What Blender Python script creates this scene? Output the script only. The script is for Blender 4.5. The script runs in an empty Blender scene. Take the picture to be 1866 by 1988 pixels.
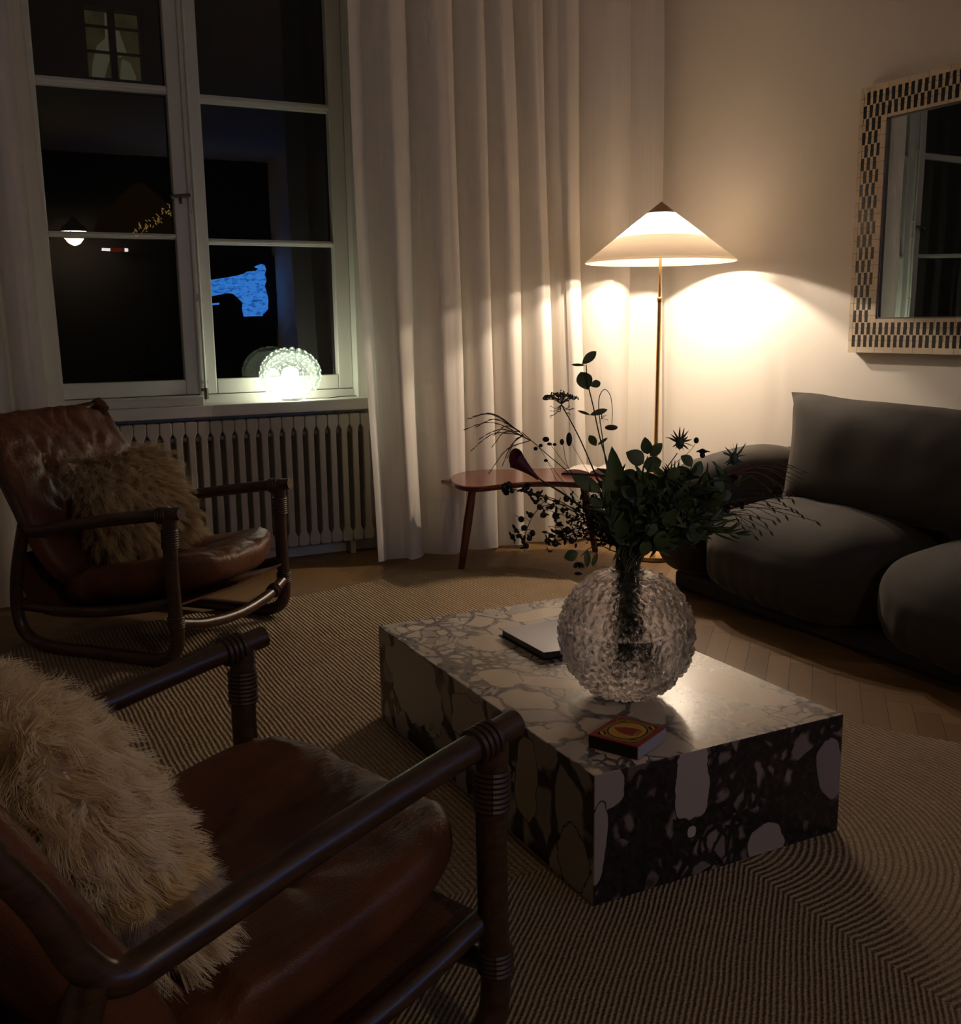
import bpy, math, random
import numpy as np
from mathutils import Vector, Matrix, noise
random.seed(7); rng = np.random.default_rng(7)
PI = math.pi
S = bpy.context.scene
COL = S.collection

# ------------------------------------------------------------------ camera
FPX, CX, CY = 1987.37, 933.0, 994.0
yaw, pit, rol = math.radians(26.763), math.radians(10.454), math.radians(0.776)
fw = np.array([math.sin(yaw)*math.cos(pit), math.cos(yaw)*math.cos(pit), -math.sin(pit)])
r0 = np.array([math.cos(yaw), -math.sin(yaw), 0.0]); d0 = np.cross(fw, r0)
rt = r0*math.cos(rol)+d0*math.sin(rol); dn = -r0*math.sin(rol)+d0*math.cos(rol)
EYE = np.array([0, 0, 1.2])
cam = bpy.data.cameras.new('camera'); co = bpy.data.objects.new('camera', cam); COL.objects.link(co)
cam.sensor_fit = 'HORIZONTAL'; cam.sensor_width = 36; cam.lens = FPX/1866*36; cam.clip_start = .02; cam.clip_end = 200
co.matrix_world = Matrix(((rt[0], -dn[0], -fw[0], EYE[0]), (rt[1], -dn[1], -fw[1], EYE[1]), (rt[2], -dn[2], -fw[2], EYE[2]), (0, 0, 0, 1)))
S.camera = co
def ray(px, py): return rt*(px-CX)/FPX + dn*(py-CY)/FPX + fw
def at(px, py, ax, val):                       # where the sight line meets the plane axis=val
    d = ray(px, py); return EYE + d*(val-EYE[ax])/d[ax]
def deep(px, py, depth): return EYE + ray(px, py)*depth

# ------------------------------------------------------------------ object helpers
def tag(o, label=None, cat=None, group=None, kind=None):
    if label: o['label'] = label
    if cat: o['category'] = cat
    if group: o['group'] = group
    if kind: o['kind'] = kind
    return o
def empty(name, loc=(0, 0, 0), rz=0.0):
    o = bpy.data.objects.new(name, None); o.location = Vector(loc); o.rotation_euler = (0, 0, rz)
    o.empty_display_size = .05; COL.objects.link(o); return o
def base_of(p):
    v = Vector((0, 0, 0))
    while p is not None: v += Vector(p.location); p = p.parent
    return v
class G:                                         # a bag of vertices and faces
    def __init__(s): s.v = []; s.f = []; s.m = []
    def add(s, v, f, m=0):
        k = len(s.v); s.v += [tuple(map(float, q)) for q in v]; s.f += [tuple(i+k for i in q) for q in f]; s.m += [m]*len(f); return s
def box(g, a, b, m=0):
    (x0, y0, z0), (x1, y1, z1) = a, b
    v = [(x0,y0,z0),(x1,y0,z0),(x1,y1,z0),(x0,y1,z0),(x0,y0,z1),(x1,y0,z1),(x1,y1,z1),(x0,y1,z1)]
    g.add(v, [(3,2,1,0),(4,5,6,7),(0,1,5,4),(1,2,6,5),(2,3,7,6),(3,0,4,7)], m); return g
def tube(g, path, rad, n=12, m=0, cap=True):
    P = [Vector(p) for p in path]; K = len(P)
    R = [rad]*K if isinstance(rad, (int, float)) else rad
    T = []
    for i in range(K):
        t = P[min(i+1, K-1)]-P[max(i-1, 0)]
        T.append(t.normalized() if t.length > 1e-9 else Vector((0, 0, 1)))
    ref = Vector((0, 0, 1)) if abs(T[0].z) < .9 else Vector((1, 0, 0))
    u = T[0].cross(ref).normalized(); v = []; f = []
    for i in range(K):
        if i:
            q = T[i-1].rotation_difference(T[i]); u = (q @ u)
            u = (u - T[i]*u.dot(T[i])).normalized()
        w = T[i].cross(u)
        for k in range(n):
            a = 2*PI*k/n; v.append(P[i]+(u*math.cos(a)+w*math.sin(a))*R[i])
    for i in range(K-1):
        for k in range(n): f.append((i*n+k, i*n+(k+1) % n, (i+1)*n+(k+1) % n, (i+1)*n+k))
    if cap: f.append(tuple(range(n-1, -1, -1))); f.append(tuple((K-1)*n+k for k in range(n)))
    g.add(v, f, m); return g
def lathe(g, prof, c=(0, 0, 0), n=48, m=0, fn=None):
    v = []; f = []; K = len(prof)
    for (r, z) in prof:
        for k in range(n):
            a = 2*PI*k/n; p = Vector((r*math.cos(a), r*math.sin(a), z))
            if fn: p = fn(p)
            v.append((c[0]+p[0], c[1]+p[1], c[2]+p[2]))
    for i in range(K-1):
        for k in range(n): f.append((i*n+k, i*n+(k+1) % n, (i+1)*n+(k+1) % n, (i+1)*n+k))
    g.add(v, f, m); return g
def ball(g, c, r, n=10, k=7, m=0, sc=(1, 1, 1)):
    v = [(c[0], c[1], c[2]+r*sc[2])]; f = []
    for i in range(1, k):
        t = PI*i/k
        for j in range(n):
            a = 2*PI*j/n; v.append((c[0]+r*sc[0]*math.sin(t)*math.cos(a), c[1]+r*sc[1]*math.sin(t)*math.sin(a), c[2]+r*sc[2]*math.cos(t)))
    v.append((c[0], c[1], c[2]-r*sc[2])); L = len(v)-1
    for j in range(n): f.append((0, 1+j, 1+(j+1) % n)); f.append((L, 1+(k-2)*n+(j+1) % n, 1+(k-2)*n+j))
    for i in range(k-2):
        for j in range(n): f.append((1+i*n+j, 1+(i+1)*n+j, 1+(i+1)*n+(j+1) % n, 1+i*n+(j+1) % n))
    g.add(v, f, m); return g
def smooth_path(pts, per=6):
    P = [Vector(p) for p in pts]; P = [P[0]*2-P[1]]+P+[P[-1]*2-P[-2]]; out = []
    for i in range(1, len(P)-2):
        a, b, c, d = P[i-1:i+3]
        for k in range(per):
            t = k/per
            out.append(.5*((2*b)+(c-a)*t+(2*a-5*b+4*c-d)*t*t+(3*b-a-3*c+d)*t**3))
    out.append(P[-2]); return out
def cushion(hx, hy, hz, n=18, pt=3.2, pb=None, fn=None):   # puffed block: cube sphere pushed onto a superellipsoid
    pb = pb or pt; v = []; f = []; idx = {}
    def vid(p):
        key = tuple(round(c, 5) for c in p)
        if key not in idx:
            d = Vector([math.tan(c*PI/4*.98) for c in p]); e = pt if d.z >= 0 else pb
            s = (abs(d.x)**e+abs(d.y)**e+abs(d.z)**e)**(-1/e)
            q = Vector((d.x*s*hx, d.y*s*hy, d.z*s*hz))
            if fn: q = fn(q)
            idx[key] = len(v); v.append(q)
        return idx[key]
    for ax in range(3):
        for sg in (-1, 1):
            for i in range(n):
                for j in range(n):
                    c = []
                    for (a, b) in ((i, j), (i+1, j), (i+1, j+1), (i, j+1)):
                        p = [0, 0, 0]; p[ax] = sg; p[(ax+1) % 3] = -1+2*a/n; p[(ax+2) % 3] = -1+2*b/n; c.append(vid(p))
                    f.append(tuple(c if sg > 0 else c[::-1]))
    return v, f
def obj(name, g, mats, parent=None, sharp=40, bevel=0, smooth=True):
    if isinstance(g, tuple): gg = G(); gg.add(*g); g = gg
    me = bpy.data.meshes.new(name)
    off = base_of(parent) if parent is not None and not parent.get('local') else Vector((0, 0, 0))
    vv = np.array(g.v, dtype=np.float64)-np.array(off)
    me.from_pydata(vv.tolist(), [], g.f); me.update()
    for m in (mats if isinstance(mats, (list, tuple)) else [mats]): me.materials.append(m)
    if any(g.m): me.polygons.foreach_set('material_index', g.m)
    if smooth:
        me.polygons.foreach_set('use_smooth', [True]*len(me.polygons))
        if sharp: me.set_sharp_from_angle(angle=math.radians(sharp))
    o = bpy.data.objects.new(name, me); COL.objects.link(o)
    if parent is not None: o.parent = parent
    if bevel:
        b = o.modifiers.new('bevel', 'BEVEL'); b.width = bevel; b.segments = 2; b.limit_method = 'ANGLE'; b.angle_limit = .6
    return o
def struct(name, g, m, parent=None, **k):
    o = obj(name, g, m, parent, **k)
    if parent is None: o['kind'] = 'structure'
    return o
def copy_thing(o, loc, rz):
    c = o.copy(); COL.objects.link(c); c.location = loc; c.rotation_euler = (0, 0, rz)
    for ch in o.children:
        d = ch.copy(); COL.objects.link(d); d.parent = c
        for s in ch.children:
            e = s.copy(); COL.objects.link(e); e.parent = d
    return c

# ------------------------------------------------------------------ materials
class M:
    def __init__(s, name):
        s.m = bpy.data.materials.new(name); s.m.use_nodes = True; s.t = s.m.node_tree; s.t.nodes.clear()
        s.out = s.t.nodes.new('ShaderNodeOutputMaterial')
    def n(s, typ, ins=None, **at):
        q = s.t.nodes.new('ShaderNode'+typ)
        for k, v in at.items(): setattr(q, k, v)
        for k, v in (ins or {}).items(): s.put(q.inputs[k], v)
        return q
    def put(s, sock, v):
        if isinstance(v, bpy.types.NodeSocket): s.t.links.new(v, sock)
        elif isinstance(v, bpy.types.Node): s.t.links.new(v.outputs[0], sock)
        else:
            if isinstance(v, (tuple, list)) and len(v) == 3 and sock.type == 'RGBA': v = (*v, 1)
            sock.default_value = v
    def math(s, op, a, b=0.0, c=0.0, clamp=False):
        q = s.n('Math', operation=op, use_clamp=clamp); s.put(q.inputs[0], a); s.put(q.inputs[1], b); s.put(q.inputs[2], c); return q.outputs[0]
    def ramp(s, fac, stops, mode='LINEAR'):
        q = s.n('ValToRGB', {'Fac': fac}); e = q.color_ramp; e.interpolation = mode
        while len(e.elements) < len(stops): e.elements.new(.5)
        for el, (p, c) in zip(e.elements, stops): el.position = p; el.color = (*c, 1)
        return q.outputs['Color']
    def mix(s, fac, a, b, blend='MIX'):
        q = s.n('Mix', data_type='RGBA', blend_type=blend); s.put(q.inputs[0], fac); s.put(q.inputs[6], a); s.put(q.inputs[7], b); return q.outputs[2]
    def rng(s, v, a, b, c=0.0, d=1.0):
        q = s.n('MapRange', {'Value': v, 'From Min': a, 'From Max': b, 'To Min': c, 'To Max': d}); return q.outputs[0]
    def coord(s, kind='Object'): return s.n('TexCoord').outputs[kind]
    def noise(s, vec, scale, detail=3, rough=.5): return s.n('TexNoise', {'Vector': vec, 'Scale': scale, 'Detail': detail, 'Roughness': rough})
    def bump(s, h, st=.3, dist=.01): return s.n('Bump', {'Height': h, 'Strength': st, 'Distance': dist}).outputs[0]
    def pbr(s, color, rough=.5, metal=0, normal=None, **k):
        q = s.n('BsdfPrincipled', {'Base Color': color, 'Roughness': rough, 'Metallic': metal})
        if normal is not None: s.put(q.inputs['Normal'], normal)
        for a, b in k.items(): s.put(q.inputs[a.replace('_', ' ')], b)
        return q
    def done(s, sh): s.t.links.new(sh.outputs[0] if isinstance(sh, bpy.types.Node) else sh, s.out.inputs[0]); return s.m
def plain(name, c, rough=.5, metal=0, nscale=0, nst=.1, ndist=.004, **k):
    a = M(name); nm = None
    if nscale: nm = a.bump(a.noise(a.coord(), nscale, 3).outputs[0], nst, ndist)
    return a.done(a.pbr(c, rough, metal, nm, **k))
def glow(name, c, s):
    a = M(name); return a.done(a.n('Emission', {'Color': c, 'Strength': s}))

wall_m = plain('wall paint', (.90, .85, .78), .85, nscale=60, nst=.05)
trim_m = plain('white gloss paint', (.62, .61, .55), .4, nscale=25, nst=.05)
sill_m = plain('sill paint', (.60, .58, .53), .4)
rad_m = plain('radiator paint', (.40, .36, .30), .45)
dark_m = plain('dark recess', (.03, .028, .025), .8)
brass_m = plain('brass', (.72, .43, .16), .28, 1)
iron_m = plain('aged iron', (.10, .08, .065), .45, .8)
black_m = plain('black plastic', (.012, .012, .013), .4)
white_m = plain('white porcelain', (.75, .73, .68), .35)

def m_sheer():
    a = M('sheer linen'); c = a.coord()
    w1 = a.n('TexWave', {'Vector': c, 'Scale': 120.0, 'Distortion': 1.5}, wave_type='BANDS', bands_direction='Z')
    w2 = a.n('TexNoise', {'Vector': a.n('Mapping', {'Vector': c, 'Scale': (90, 90, 1.5)}), 'Scale': 1.0, 'Detail': 3.0})
    nm = a.bump(w2, .04, .003)
    col = a.mix(w2.outputs[0], (.82, .77, .70), (.92, .88, .81))
    d = a.n('BsdfDiffuse', {'Color': col, 'Normal': nm}); t = a.n('BsdfTranslucent', {'Color': col, 'Normal': nm}); tr = a.n('BsdfTransparent')
    x = a.n('MixShader', {0: .24, 1: d, 2: t}); return a.done(a.n('MixShader', {0: .05, 1: x, 2: tr}))
sheer_m = m_sheer()
def m_shade(T):
    a = M('lamp shade linen'); c = a.coord()
    w = a.noise(a.n('Mapping', {'Vector': c, 'Scale': (1, 1, 14)}), 9, 4)
    col = a.mix(w.outputs[0], (.78, .70, .60), (.86, .79, .70))
    d = a.n('BsdfDiffuse', {'Color': col}); t = a.n('BsdfTranslucent', {'Color': col})
    return a.done(a.n('MixShader', {0: T, 1: d, 2: t}))
shade_m = m_shade(.70); added_layer_m = m_shade(.27)
def m_leather():
    a = M('brown leather'); c = a.coord()
    n1 = a.noise(c, 7, 4); fine = a.n('TexVoronoi', {'Vector': c, 'Scale': 260.0})
    wr = a.noise(a.n('Mapping', {'Vector': c, 'Scale': (5, 22, 9)}), 2.2, 4, .6)
    h = a.math('ADD', a.math('MULTIPLY', fine.outputs[0], .12), wr.outputs[0])
    col = a.ramp(n1.outputs[0], [(.25, (.072, .023, .010)), (.55, (.128, .044, .018)), (.85, (.17, .063, .027))])
    return a.done(a.pbr(col, .47, 0, a.bump(h, .35, .010), Specular_IOR_Level=.35))
leather_m = m_leather()
def m_cane():
    a = M('dark rattan pole'); c = a.coord()
    n1 = a.noise(a.n('Mapping', {'Vector': c, 'Scale': (4, 30, 30)}), 3, 4)
    col = a.ramp(n1.outputs[0], [(.3, (.028, .0125, .006)), (.7, (.075, .033, .0135))])
    return a.done(a.pbr(col, .33, 0, a.bump(n1.outputs[0], .15, .003), Coat_Weight=.15, Coat_Roughness=.25))
cane_m = m_cane()
wrap_m = plain('cane binding', (.045, .02, .01), .5, nscale=60, nst=.2)
def m_fur(name, stops):
    a = M(name); c = a.coord(); n1 = a.noise(c, 14, 3)
    col = a.ramp(n1.outputs[0], stops)
    d = a.n('BsdfDiffuse', {'Color': col}); t = a.n('BsdfTranslucent', {'Color': col}); return a.done(a.n('MixShader', {0: .42, 1: d, 2: t}))
fur_m = m_fur('sheepskin fur darkened for lamp light', [(.3, (.45, .33, .19)), (.6, (.60, .47, .31)), (.85, (.72, .60, .44))])  # same fleece, colour darkened to offset the lamp close by
fur_w = m_fur('sheepskin fur brightened for dim light', [(.3, (.90, .73, .49)), (.6, (.97, .86, .66)), (.85, (.99, .94, .82))])  # same fleece, colour brightened to make up for dim light there
pelt_m = plain('cream pelt', (.80, .68, .50), .9)
def m_velvet():
    a = M('taupe velvet'); c = a.coord()
    n1 = a.noise(c, 5, 3); fi = a.noise(c, 160, 2)
    col = a.mix(n1.outputs[0], (.027, .0215, .0175), (.041, .033, .027))
    return a.done(a.pbr(col, .85, 0, a.bump(fi.outputs[0], .12, .002), Sheen_Weight=.22, Sheen_Roughness=.4, Sheen_Tint=(.8, .7, .6)))
velvet_m = m_velvet()
def m_floor():
    a = M('oak parquet'); c = a.coord()
    at_ = a.n('Attribute', attribute_name='tone')
    gr = a.noise(a.n('Mapping', {'Vector': a.n('Attribute', attribute_name='grain').outputs['Vector'], 'Scale': (3, 60, 1)}), 1, 4)
    base = a.ramp(at_.outputs['Fac'], [(0, (.155, .08, .027)), (.5, (.20, .11, .042)), (1, (.25, .145, .058))])
    col = a.mix(a.math('MULTIPLY', gr.outputs[0], .5), base, (.13, .065, .022))
    return a.done(a.pbr(col, .48, 0, a.bump(gr.outputs[0], .08, .002)))
floor_m = m_floor()
def m_rug():
    a = M('jute weave'); c = a.coord(); xyz = a.n('SeparateXYZ', {0: c}); x, y = xyz.outputs[0], xyz.outputs[1]
    wob = a.noise(c, 4, 2); dx = a.math('SUBTRACT', x, 1.45); dy = a.math('SUBTRACT', 1.80, y)
    q1 = a.math('MAXIMUM', dx, 0.0); q2 = a.math('MAXIMUM', dy, 0.0)
    arc = a.math('SQRT', a.math('ADD', a.math('MULTIPLY', q1, q1), a.math('MULTIPLY', q2, q2)))
    ph = a.math('ADD', a.math('SUBTRACT', arc, a.math('MAXIMUM', a.math('MULTIPLY', dx, -1.0), 0.0)), a.math('MULTIPLY', wob.outputs[0], .018))
    st = a.math('SINE', a.math('MULTIPLY', ph, 2*PI/.0150))
    st01 = a.rng(st, -1, 1)
    kn = a.n('TexVoronoi', {'Vector': c, 'Scale': 110.0}); fine = a.noise(c, 240, 3)
    h = a.math('ADD', st01, a.math('MULTIPLY', a.math('ADD', kn.outputs[0], fine.outputs[0]), .8))
    tn = a.noise(c, 1.5, 4)
    col = a.ramp(fine.outputs[0], [(.25, (.27, .18, .105)), (.55, (.45, .33, .21)), (.8, (.60, .46, .31))])
    col = a.mix(a.rng(st, -1.0, .1, .6, 0), col, (.07, .04, .022))
    col = a.mix(a.rng(tn.outputs[0], .4, .7, 0, .35), col, (.18, .115, .06))
    return a.done(a.pbr(col, .95, 0, a.bump(h, .8, .007), Specular_IOR_Level=.1))
rug_m = m_rug()
def blob(a, c, axes, cen, half, rot, wob, pw=2.6):     # 1 inside a stone of the given place and size
    xyz = a.n('SeparateXYZ', {0: c}); u = a.math('SUBTRACT', xyz.outputs[axes[0]], cen[0]); v = a.math('SUBTRACT', xyz.outputs[axes[1]], cen[1])
    cs, sn = math.cos(rot), math.sin(rot)
    p = a.math('ADD', a.math('MULTIPLY', u, cs), a.math('MULTIPLY', v, sn)); q = a.math('SUBTRACT', a.math('MULTIPLY', v, cs), a.math('MULTIPLY', u, sn))
    d = a.math('ADD', a.math('POWER', a.math('ABSOLUTE', a.math('DIVIDE', p, half[0])), pw), a.math('POWER', a.math('ABSOLUTE', a.math('DIVIDE', q, half[1])), pw))
    d = a.math('ADD', d, a.math('MULTIPLY', a.math('SUBTRACT', wob, .5), 2.2))
    return a.rng(d, .93, 1.0, 1, 0)
def m_marble(name, sq, axes, blobs, big, small, lo, hi, cream, grey, mixlo, mixhi, dark):
    a = M(name); c = a.coord()
    w = a.noise(c, 5, 3); w2 = a.noise(c, 24, 3)
    p = a.n('VectorMath', {0: a.n('Mapping', {'Vector': c, 'Scale': sq}), 1: a.n('VectorMath', {0: w.outputs['Color'], 1: (.10, .10, .10)}, operation='MULTIPLY')}, operation='ADD')
    p = a.n('VectorMath', {0: p, 1: a.n('VectorMath', {0: w2.outputs['Color'], 1: (.022, .022, .022)}, operation='MULTIPLY')}, operation='ADD').outputs[0]
    def cells(scale):
        e = a.n('TexVoronoi', {'Vector': p, 'Scale': scale}, feature='DISTANCE_TO_EDGE'); k = a.n('TexVoronoi', {'Vector': p, 'Scale': scale})
        return e.outputs['Distance'], k.outputs['Color']
    e1, k1 = cells(big); e2, k2 = cells(small)
    wid = a.noise(c, 6.5, 2)
    t1 = a.rng(wid.outputs[0], .36, .68, lo, hi); t2 = a.rng(wid.outputs[0], .33, .66, lo*1.2, hi*1.5)
    v1 = a.math('LESS_THAN', e1, t1); v1 = a.math('SUBTRACT', 1.0, a.math('DIVIDE', a.math('SUBTRACT', e1, a.math('MULTIPLY', t1, .6)), a.math('MULTIPLY', t1, .6)), clamp=True)
    v2 = a.math('SUBTRACT', 1.0, a.math('DIVIDE', a.math('SUBTRACT', e2, a.math('MULTIPLY', t2, .6)), a.math('MULTIPLY', t2, .6)), clamp=True)
    reg = a.rng(a.noise(c, 3.6, 2).outputs[0], mixlo, mixhi)
    s1 = a.n('SeparateColor', {0: k1}).outputs[0]; s2 = a.n('SeparateColor', {0: k2}).outputs[1]
    sel = a.math('GREATER_THAN', a.math('ADD', reg, a.math('MULTIPLY', a.math('SUBTRACT', s1, .5), .9)), .5)
    vein = a.math('MULTIPLY', a.mix(sel, v1, a.math('MAXIMUM', v1, v2)), 1.0)
    tone = a.mix(sel, s1, s2)
    stone = a.ramp(tone, [(0, grey), (.35, cream), (.7, tuple(.5*(i+j) for i, j in zip(cream, grey))), (1, tuple(min(1, i*1.12) for i in cream))])
    cloud = a.noise(c, 11, 5); stone = a.mix(a.rng(cloud.outputs[0], .45, .75, 0, .35), stone, grey)
    fl = a.noise(c, 60, 4); matrix = a.ramp(fl.outputs[0], [(.3, dark), (.62, tuple(3.2*i for i in dark)), (.8, tuple(6.5*i for i in dark))])
    col = a.mix(vein, stone, matrix)
    wob = a.noise(c, 15, 4)
    for (cen, half, rot, cc) in blobs:
        col = a.mix(blob(a, c, axes, cen, [h+.0028 for h in half], rot, wob.outputs[0]), col, matrix)
        col = a.mix(blob(a, c, axes, cen, half, rot, wob.outputs[0]), col, cc)
    return a.done(a.pbr(col, .22, 0, None, Specular_IOR_Level=.45))
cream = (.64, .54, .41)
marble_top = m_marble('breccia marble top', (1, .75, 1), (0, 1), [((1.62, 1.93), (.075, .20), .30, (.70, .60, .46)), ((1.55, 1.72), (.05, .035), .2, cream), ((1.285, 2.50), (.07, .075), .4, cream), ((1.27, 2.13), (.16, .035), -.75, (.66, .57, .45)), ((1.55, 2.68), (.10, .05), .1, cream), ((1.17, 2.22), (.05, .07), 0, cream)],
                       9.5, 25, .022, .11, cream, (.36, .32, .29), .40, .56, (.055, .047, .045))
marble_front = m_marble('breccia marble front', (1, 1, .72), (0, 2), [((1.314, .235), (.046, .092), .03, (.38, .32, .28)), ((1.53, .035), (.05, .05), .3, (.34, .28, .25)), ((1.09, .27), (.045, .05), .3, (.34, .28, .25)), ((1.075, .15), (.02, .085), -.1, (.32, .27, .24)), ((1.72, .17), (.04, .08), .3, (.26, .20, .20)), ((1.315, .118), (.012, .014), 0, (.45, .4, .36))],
                         12, 27, .07, .27, (.26, .20, .185), (.10, .075, .07), .30, .55, (.009, .007, .007))  # dark matrix is the stone's own; cream lowered to offset pendant light here
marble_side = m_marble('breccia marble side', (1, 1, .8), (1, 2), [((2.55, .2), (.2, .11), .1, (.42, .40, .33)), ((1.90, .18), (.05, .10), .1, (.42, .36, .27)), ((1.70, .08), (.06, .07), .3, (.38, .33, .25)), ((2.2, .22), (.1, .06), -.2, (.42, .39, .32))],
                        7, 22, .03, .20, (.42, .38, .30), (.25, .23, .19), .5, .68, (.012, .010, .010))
def m_glass(name, col, ior, thr=.25, tint=(.9, .86, .86), rough=0.0, nm=False):
    a = M(name); k = {'Color': col, 'Roughness': rough, 'IOR': ior}
    if nm: k['Normal'] = a.bump(a.noise(a.coord(), 70, 3).outputs[0], .35, .004)
    g = a.n('BsdfGlass', k); t = a.n('BsdfTransparent', {'Color': tint})
    return a.done(a.n('MixShader', {0: thr, 1: g, 2: t}))
vase_m = m_glass('smoky mauve glass', (1, .985, .988), 1.36, .30, (.97, .945, .95), rough=.01)
water_m = m_glass('water', (.99, .99, .985), 1.30, .25, (.98, .98, .97))
def m_pane():
    a = M('window glass'); f = a.n('Fresnel', {'IOR': 1.5}); k = a.math('MULTIPLY', f, 1.5, clamp=True)
    nm = a.bump(a.noise(a.coord(), 2.0, 1).outputs[0], .012, .02)
    return a.done(a.n('MixShader', {0: k, 1: a.n('BsdfTransparent', {'Color': (.93, .95, .94)}), 2: a.n('BsdfGlossy', {'Color': (1, 1, 1), 'Roughness': 0.0, 'Normal': nm})}))
pane_m = m_pane()
def m_mirror():
    a = M('mirror silver'); nm = a.bump(a.noise(a.coord(), 1.6, 1).outputs[0], .05, .03)
    return a.done(a.n('BsdfGlossy', {'Color': (.72, .76, .74), 'Roughness': .01, 'Normal': nm}))
mirror_m = m_mirror()
def m_inlay():                                   # bone with black blocks in a staggered check
    a = M('bone inlay'); c = a.coord(); xyz = a.n('SeparateXYZ', {0: c}); u, v = xyz.outputs[1], xyz.outputs[2]
    wb = a.noise(c, 30, 2); uw = a.math('ADD', u, a.math('MULTIPLY', a.math('SUBTRACT', wb.outputs[0], .5), .006))
    CW, CH = .0163, .0533
    U0, V0 = -.020, .024                          # band starts (object origin at lower near-corner of the frame)
    uu = a.math('DIVIDE', a.math('SUBTRACT', U0, uw), CW); vv = a.math('DIVIDE', a.math('SUBTRACT', v, V0), CH)
    par = a.math('LESS_THAN', a.math('FRACT', a.math('MULTIPLY', a.math('ADD', a.math('ADD', uu, a.math('FLOOR', vv)), 100.0), .5)), .57)
    fu = a.math('FRACT', uu); fv = a.math('FRACT', vv)
    inb = a.math('MULTIPLY', a.math('MULTIPLY', a.math('GREATER_THAN', fu, -1), a.math('LESS_THAN', fu, 2)), a.math('MULTIPLY', a.math('GREATER_THAN', fv, .02), a.math('LESS_THAN', fv, .98)))
    W, H, T = .93, 1.112, .112
    uo = a.math('MULTIPLY', u, -1.0)
    e_in = a.math('MINIMUM', a.math('MINIMUM', a.math('SUBTRACT', uo, .020), a.math('SUBTRACT', W-.020, uo)), a.math('MINIMUM', a.math('SUBTRACT', v, .024), a.math('SUBTRACT', H-.022, v)))
    side = a.math('MINIMUM', a.math('SUBTRACT', uo, .020+6*CW), a.math('SUBTRACT', W-.020-6*CW, uo)); tb = a.math('MINIMUM', a.math('SUBTRACT', v, .024+2*CH), a.math('SUBTRACT', H-.022-2*CH, v))
    inner = a.math('MINIMUM', side, tb)
    band = a.math('MULTIPLY', a.math('GREATER_THAN', e_in, 0.0), a.math('LESS_THAN', inner, 0.0))
    blk = a.math('MULTIPLY', a.math('MULTIPLY', par, inb), band)
    seam = a.n('TexBrick', {'Vector': a.n('CombineXYZ', {0: u, 1: v}), 'Color1': (.90, .77, .58), 'Color2': (.83, .69, .50), 'Mortar': (.28, .2, .13), 'Scale': 1.0, 'Mortar Size': .0012, 'Brick Width': .10, 'Row Height': .0533})
    grain = a.noise(c, 40, 3)
    bone = a.mix(a.math('MULTIPLY', grain.outputs[0], .4), seam.outputs[0], (.74, .60, .42))
    col = a.mix(blk, bone, (.012, .011, .010))
    return a.done(a.pbr(col, .4, 0, None))
inlay_m = m_inlay()
def m_leaf(name, c1, c2):
    a = M(name); n1 = a.noise(a.coord(), 20, 3); col = a.mix(n1.outputs[0], c1, c2)
    p = a.pbr(col, .5, 0, a.bump(n1.outputs[0], .2, .004)); t = a.n('BsdfTranslucent', {'Color': col})
    return a.done(a.n('MixShader', {0: .12, 1: p, 2: t}))
leaf_a = m_leaf('eucalyptus leaf', (.05, .075, .03), (.10, .14, .05))
leaf_b = m_leaf('deep green leaf', (.03, .055, .016), (.06, .10, .03))
leaf_c = m_leaf('silver green thistle', (.05, .07, .05), (.08, .10, .075))
stem_m = plain('green stem', (.035, .045, .016), .5)
twig_m = plain('brown twig', (.045, .028, .018), .6)
grass_m = plain('reddish plume grass', (.13, .06, .045), .6)
wine_m = m_leaf('burgundy petal', (.08, .010, .016), (.17, .02, .03))
pod_m = plain('black seed pod', (.015, .008, .008), .5)
lace_m = plain('dried umbel', (.10, .085, .06), .8)
pale_m = m_leaf('pale petal', (.32, .29, .24), (.45, .40, .33))

# ------------------------------------------------------------------ the room
YW, XR, YG, ZC = 5.05, 3.60, 5.28, 3.15
XL, YB = -2.6, -2.2
# parquet: one mesh of herringbone blocks
def herringbone():
    g = G(); tone = []; uv = []; W = .075; n = 6; s = math.sqrt(.5)
    for i in range(-90, 91):
        for j in range(-90, 91):
            k = (i-j) % (2*n)
            if k == 0: a, b = (i*W, j*W), ((i+n)*W, (j+1)*W); hor = True
            elif k == 2*n-1: a, b = (i*W, j*W), ((i+1)*W, (j+n)*W); hor = False
            else: continue
            e = .0007; q = [(a[0]+e, a[1]+e), (b[0]-e, a[1]+e), (b[0]-e, b[1]-e), (a[0]+e, b[1]-e)]
            w = [((p[0]-p[1])*s+1.0, (p[0]+p[1])*s+1.6) for p in q]
            cx = sum(p[0] for p in w)/4; cy = sum(p[1] for p in w)/4
            if cx < XL-.3 or cx > XR+.3 or cy < YB-.3 or cy > YG+.1: continue
            g.add([(p[0], p[1], 0) for p in w], [(0, 1, 2, 3)]); tone.append(random.random())
            o = random.random()*9
            uv += [((p[0]-a[0])+o, p[1]-a[1], o) if hor else ((p[1]-a[1])+o, p[0]-a[0], o) for p in q]
    return g, tone, uv
hg, tone, uv = herringbone()
nf = len(hg.f)
box(hg, (XL-.1, YB-.1, -.08), (XR+.1, YG+.2, -.0012), 1)
fl = struct('floor', hg, [floor_m, dark_m], smooth=False)
at1 = fl.data.attributes.new('tone', 'FLOAT', 'FACE'); at1.data.foreach_set('value', tone+[0]*6)
at2 = fl.data.attributes.new('grain', 'FLOAT_VECTOR', 'CORNER'); at2.data.foreach_set('vector', np.array(uv+[(0, 0, 0)]*24, dtype=np.float32).ravel())
NX0, NX1 = .22, 1.945                            # window niche
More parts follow.
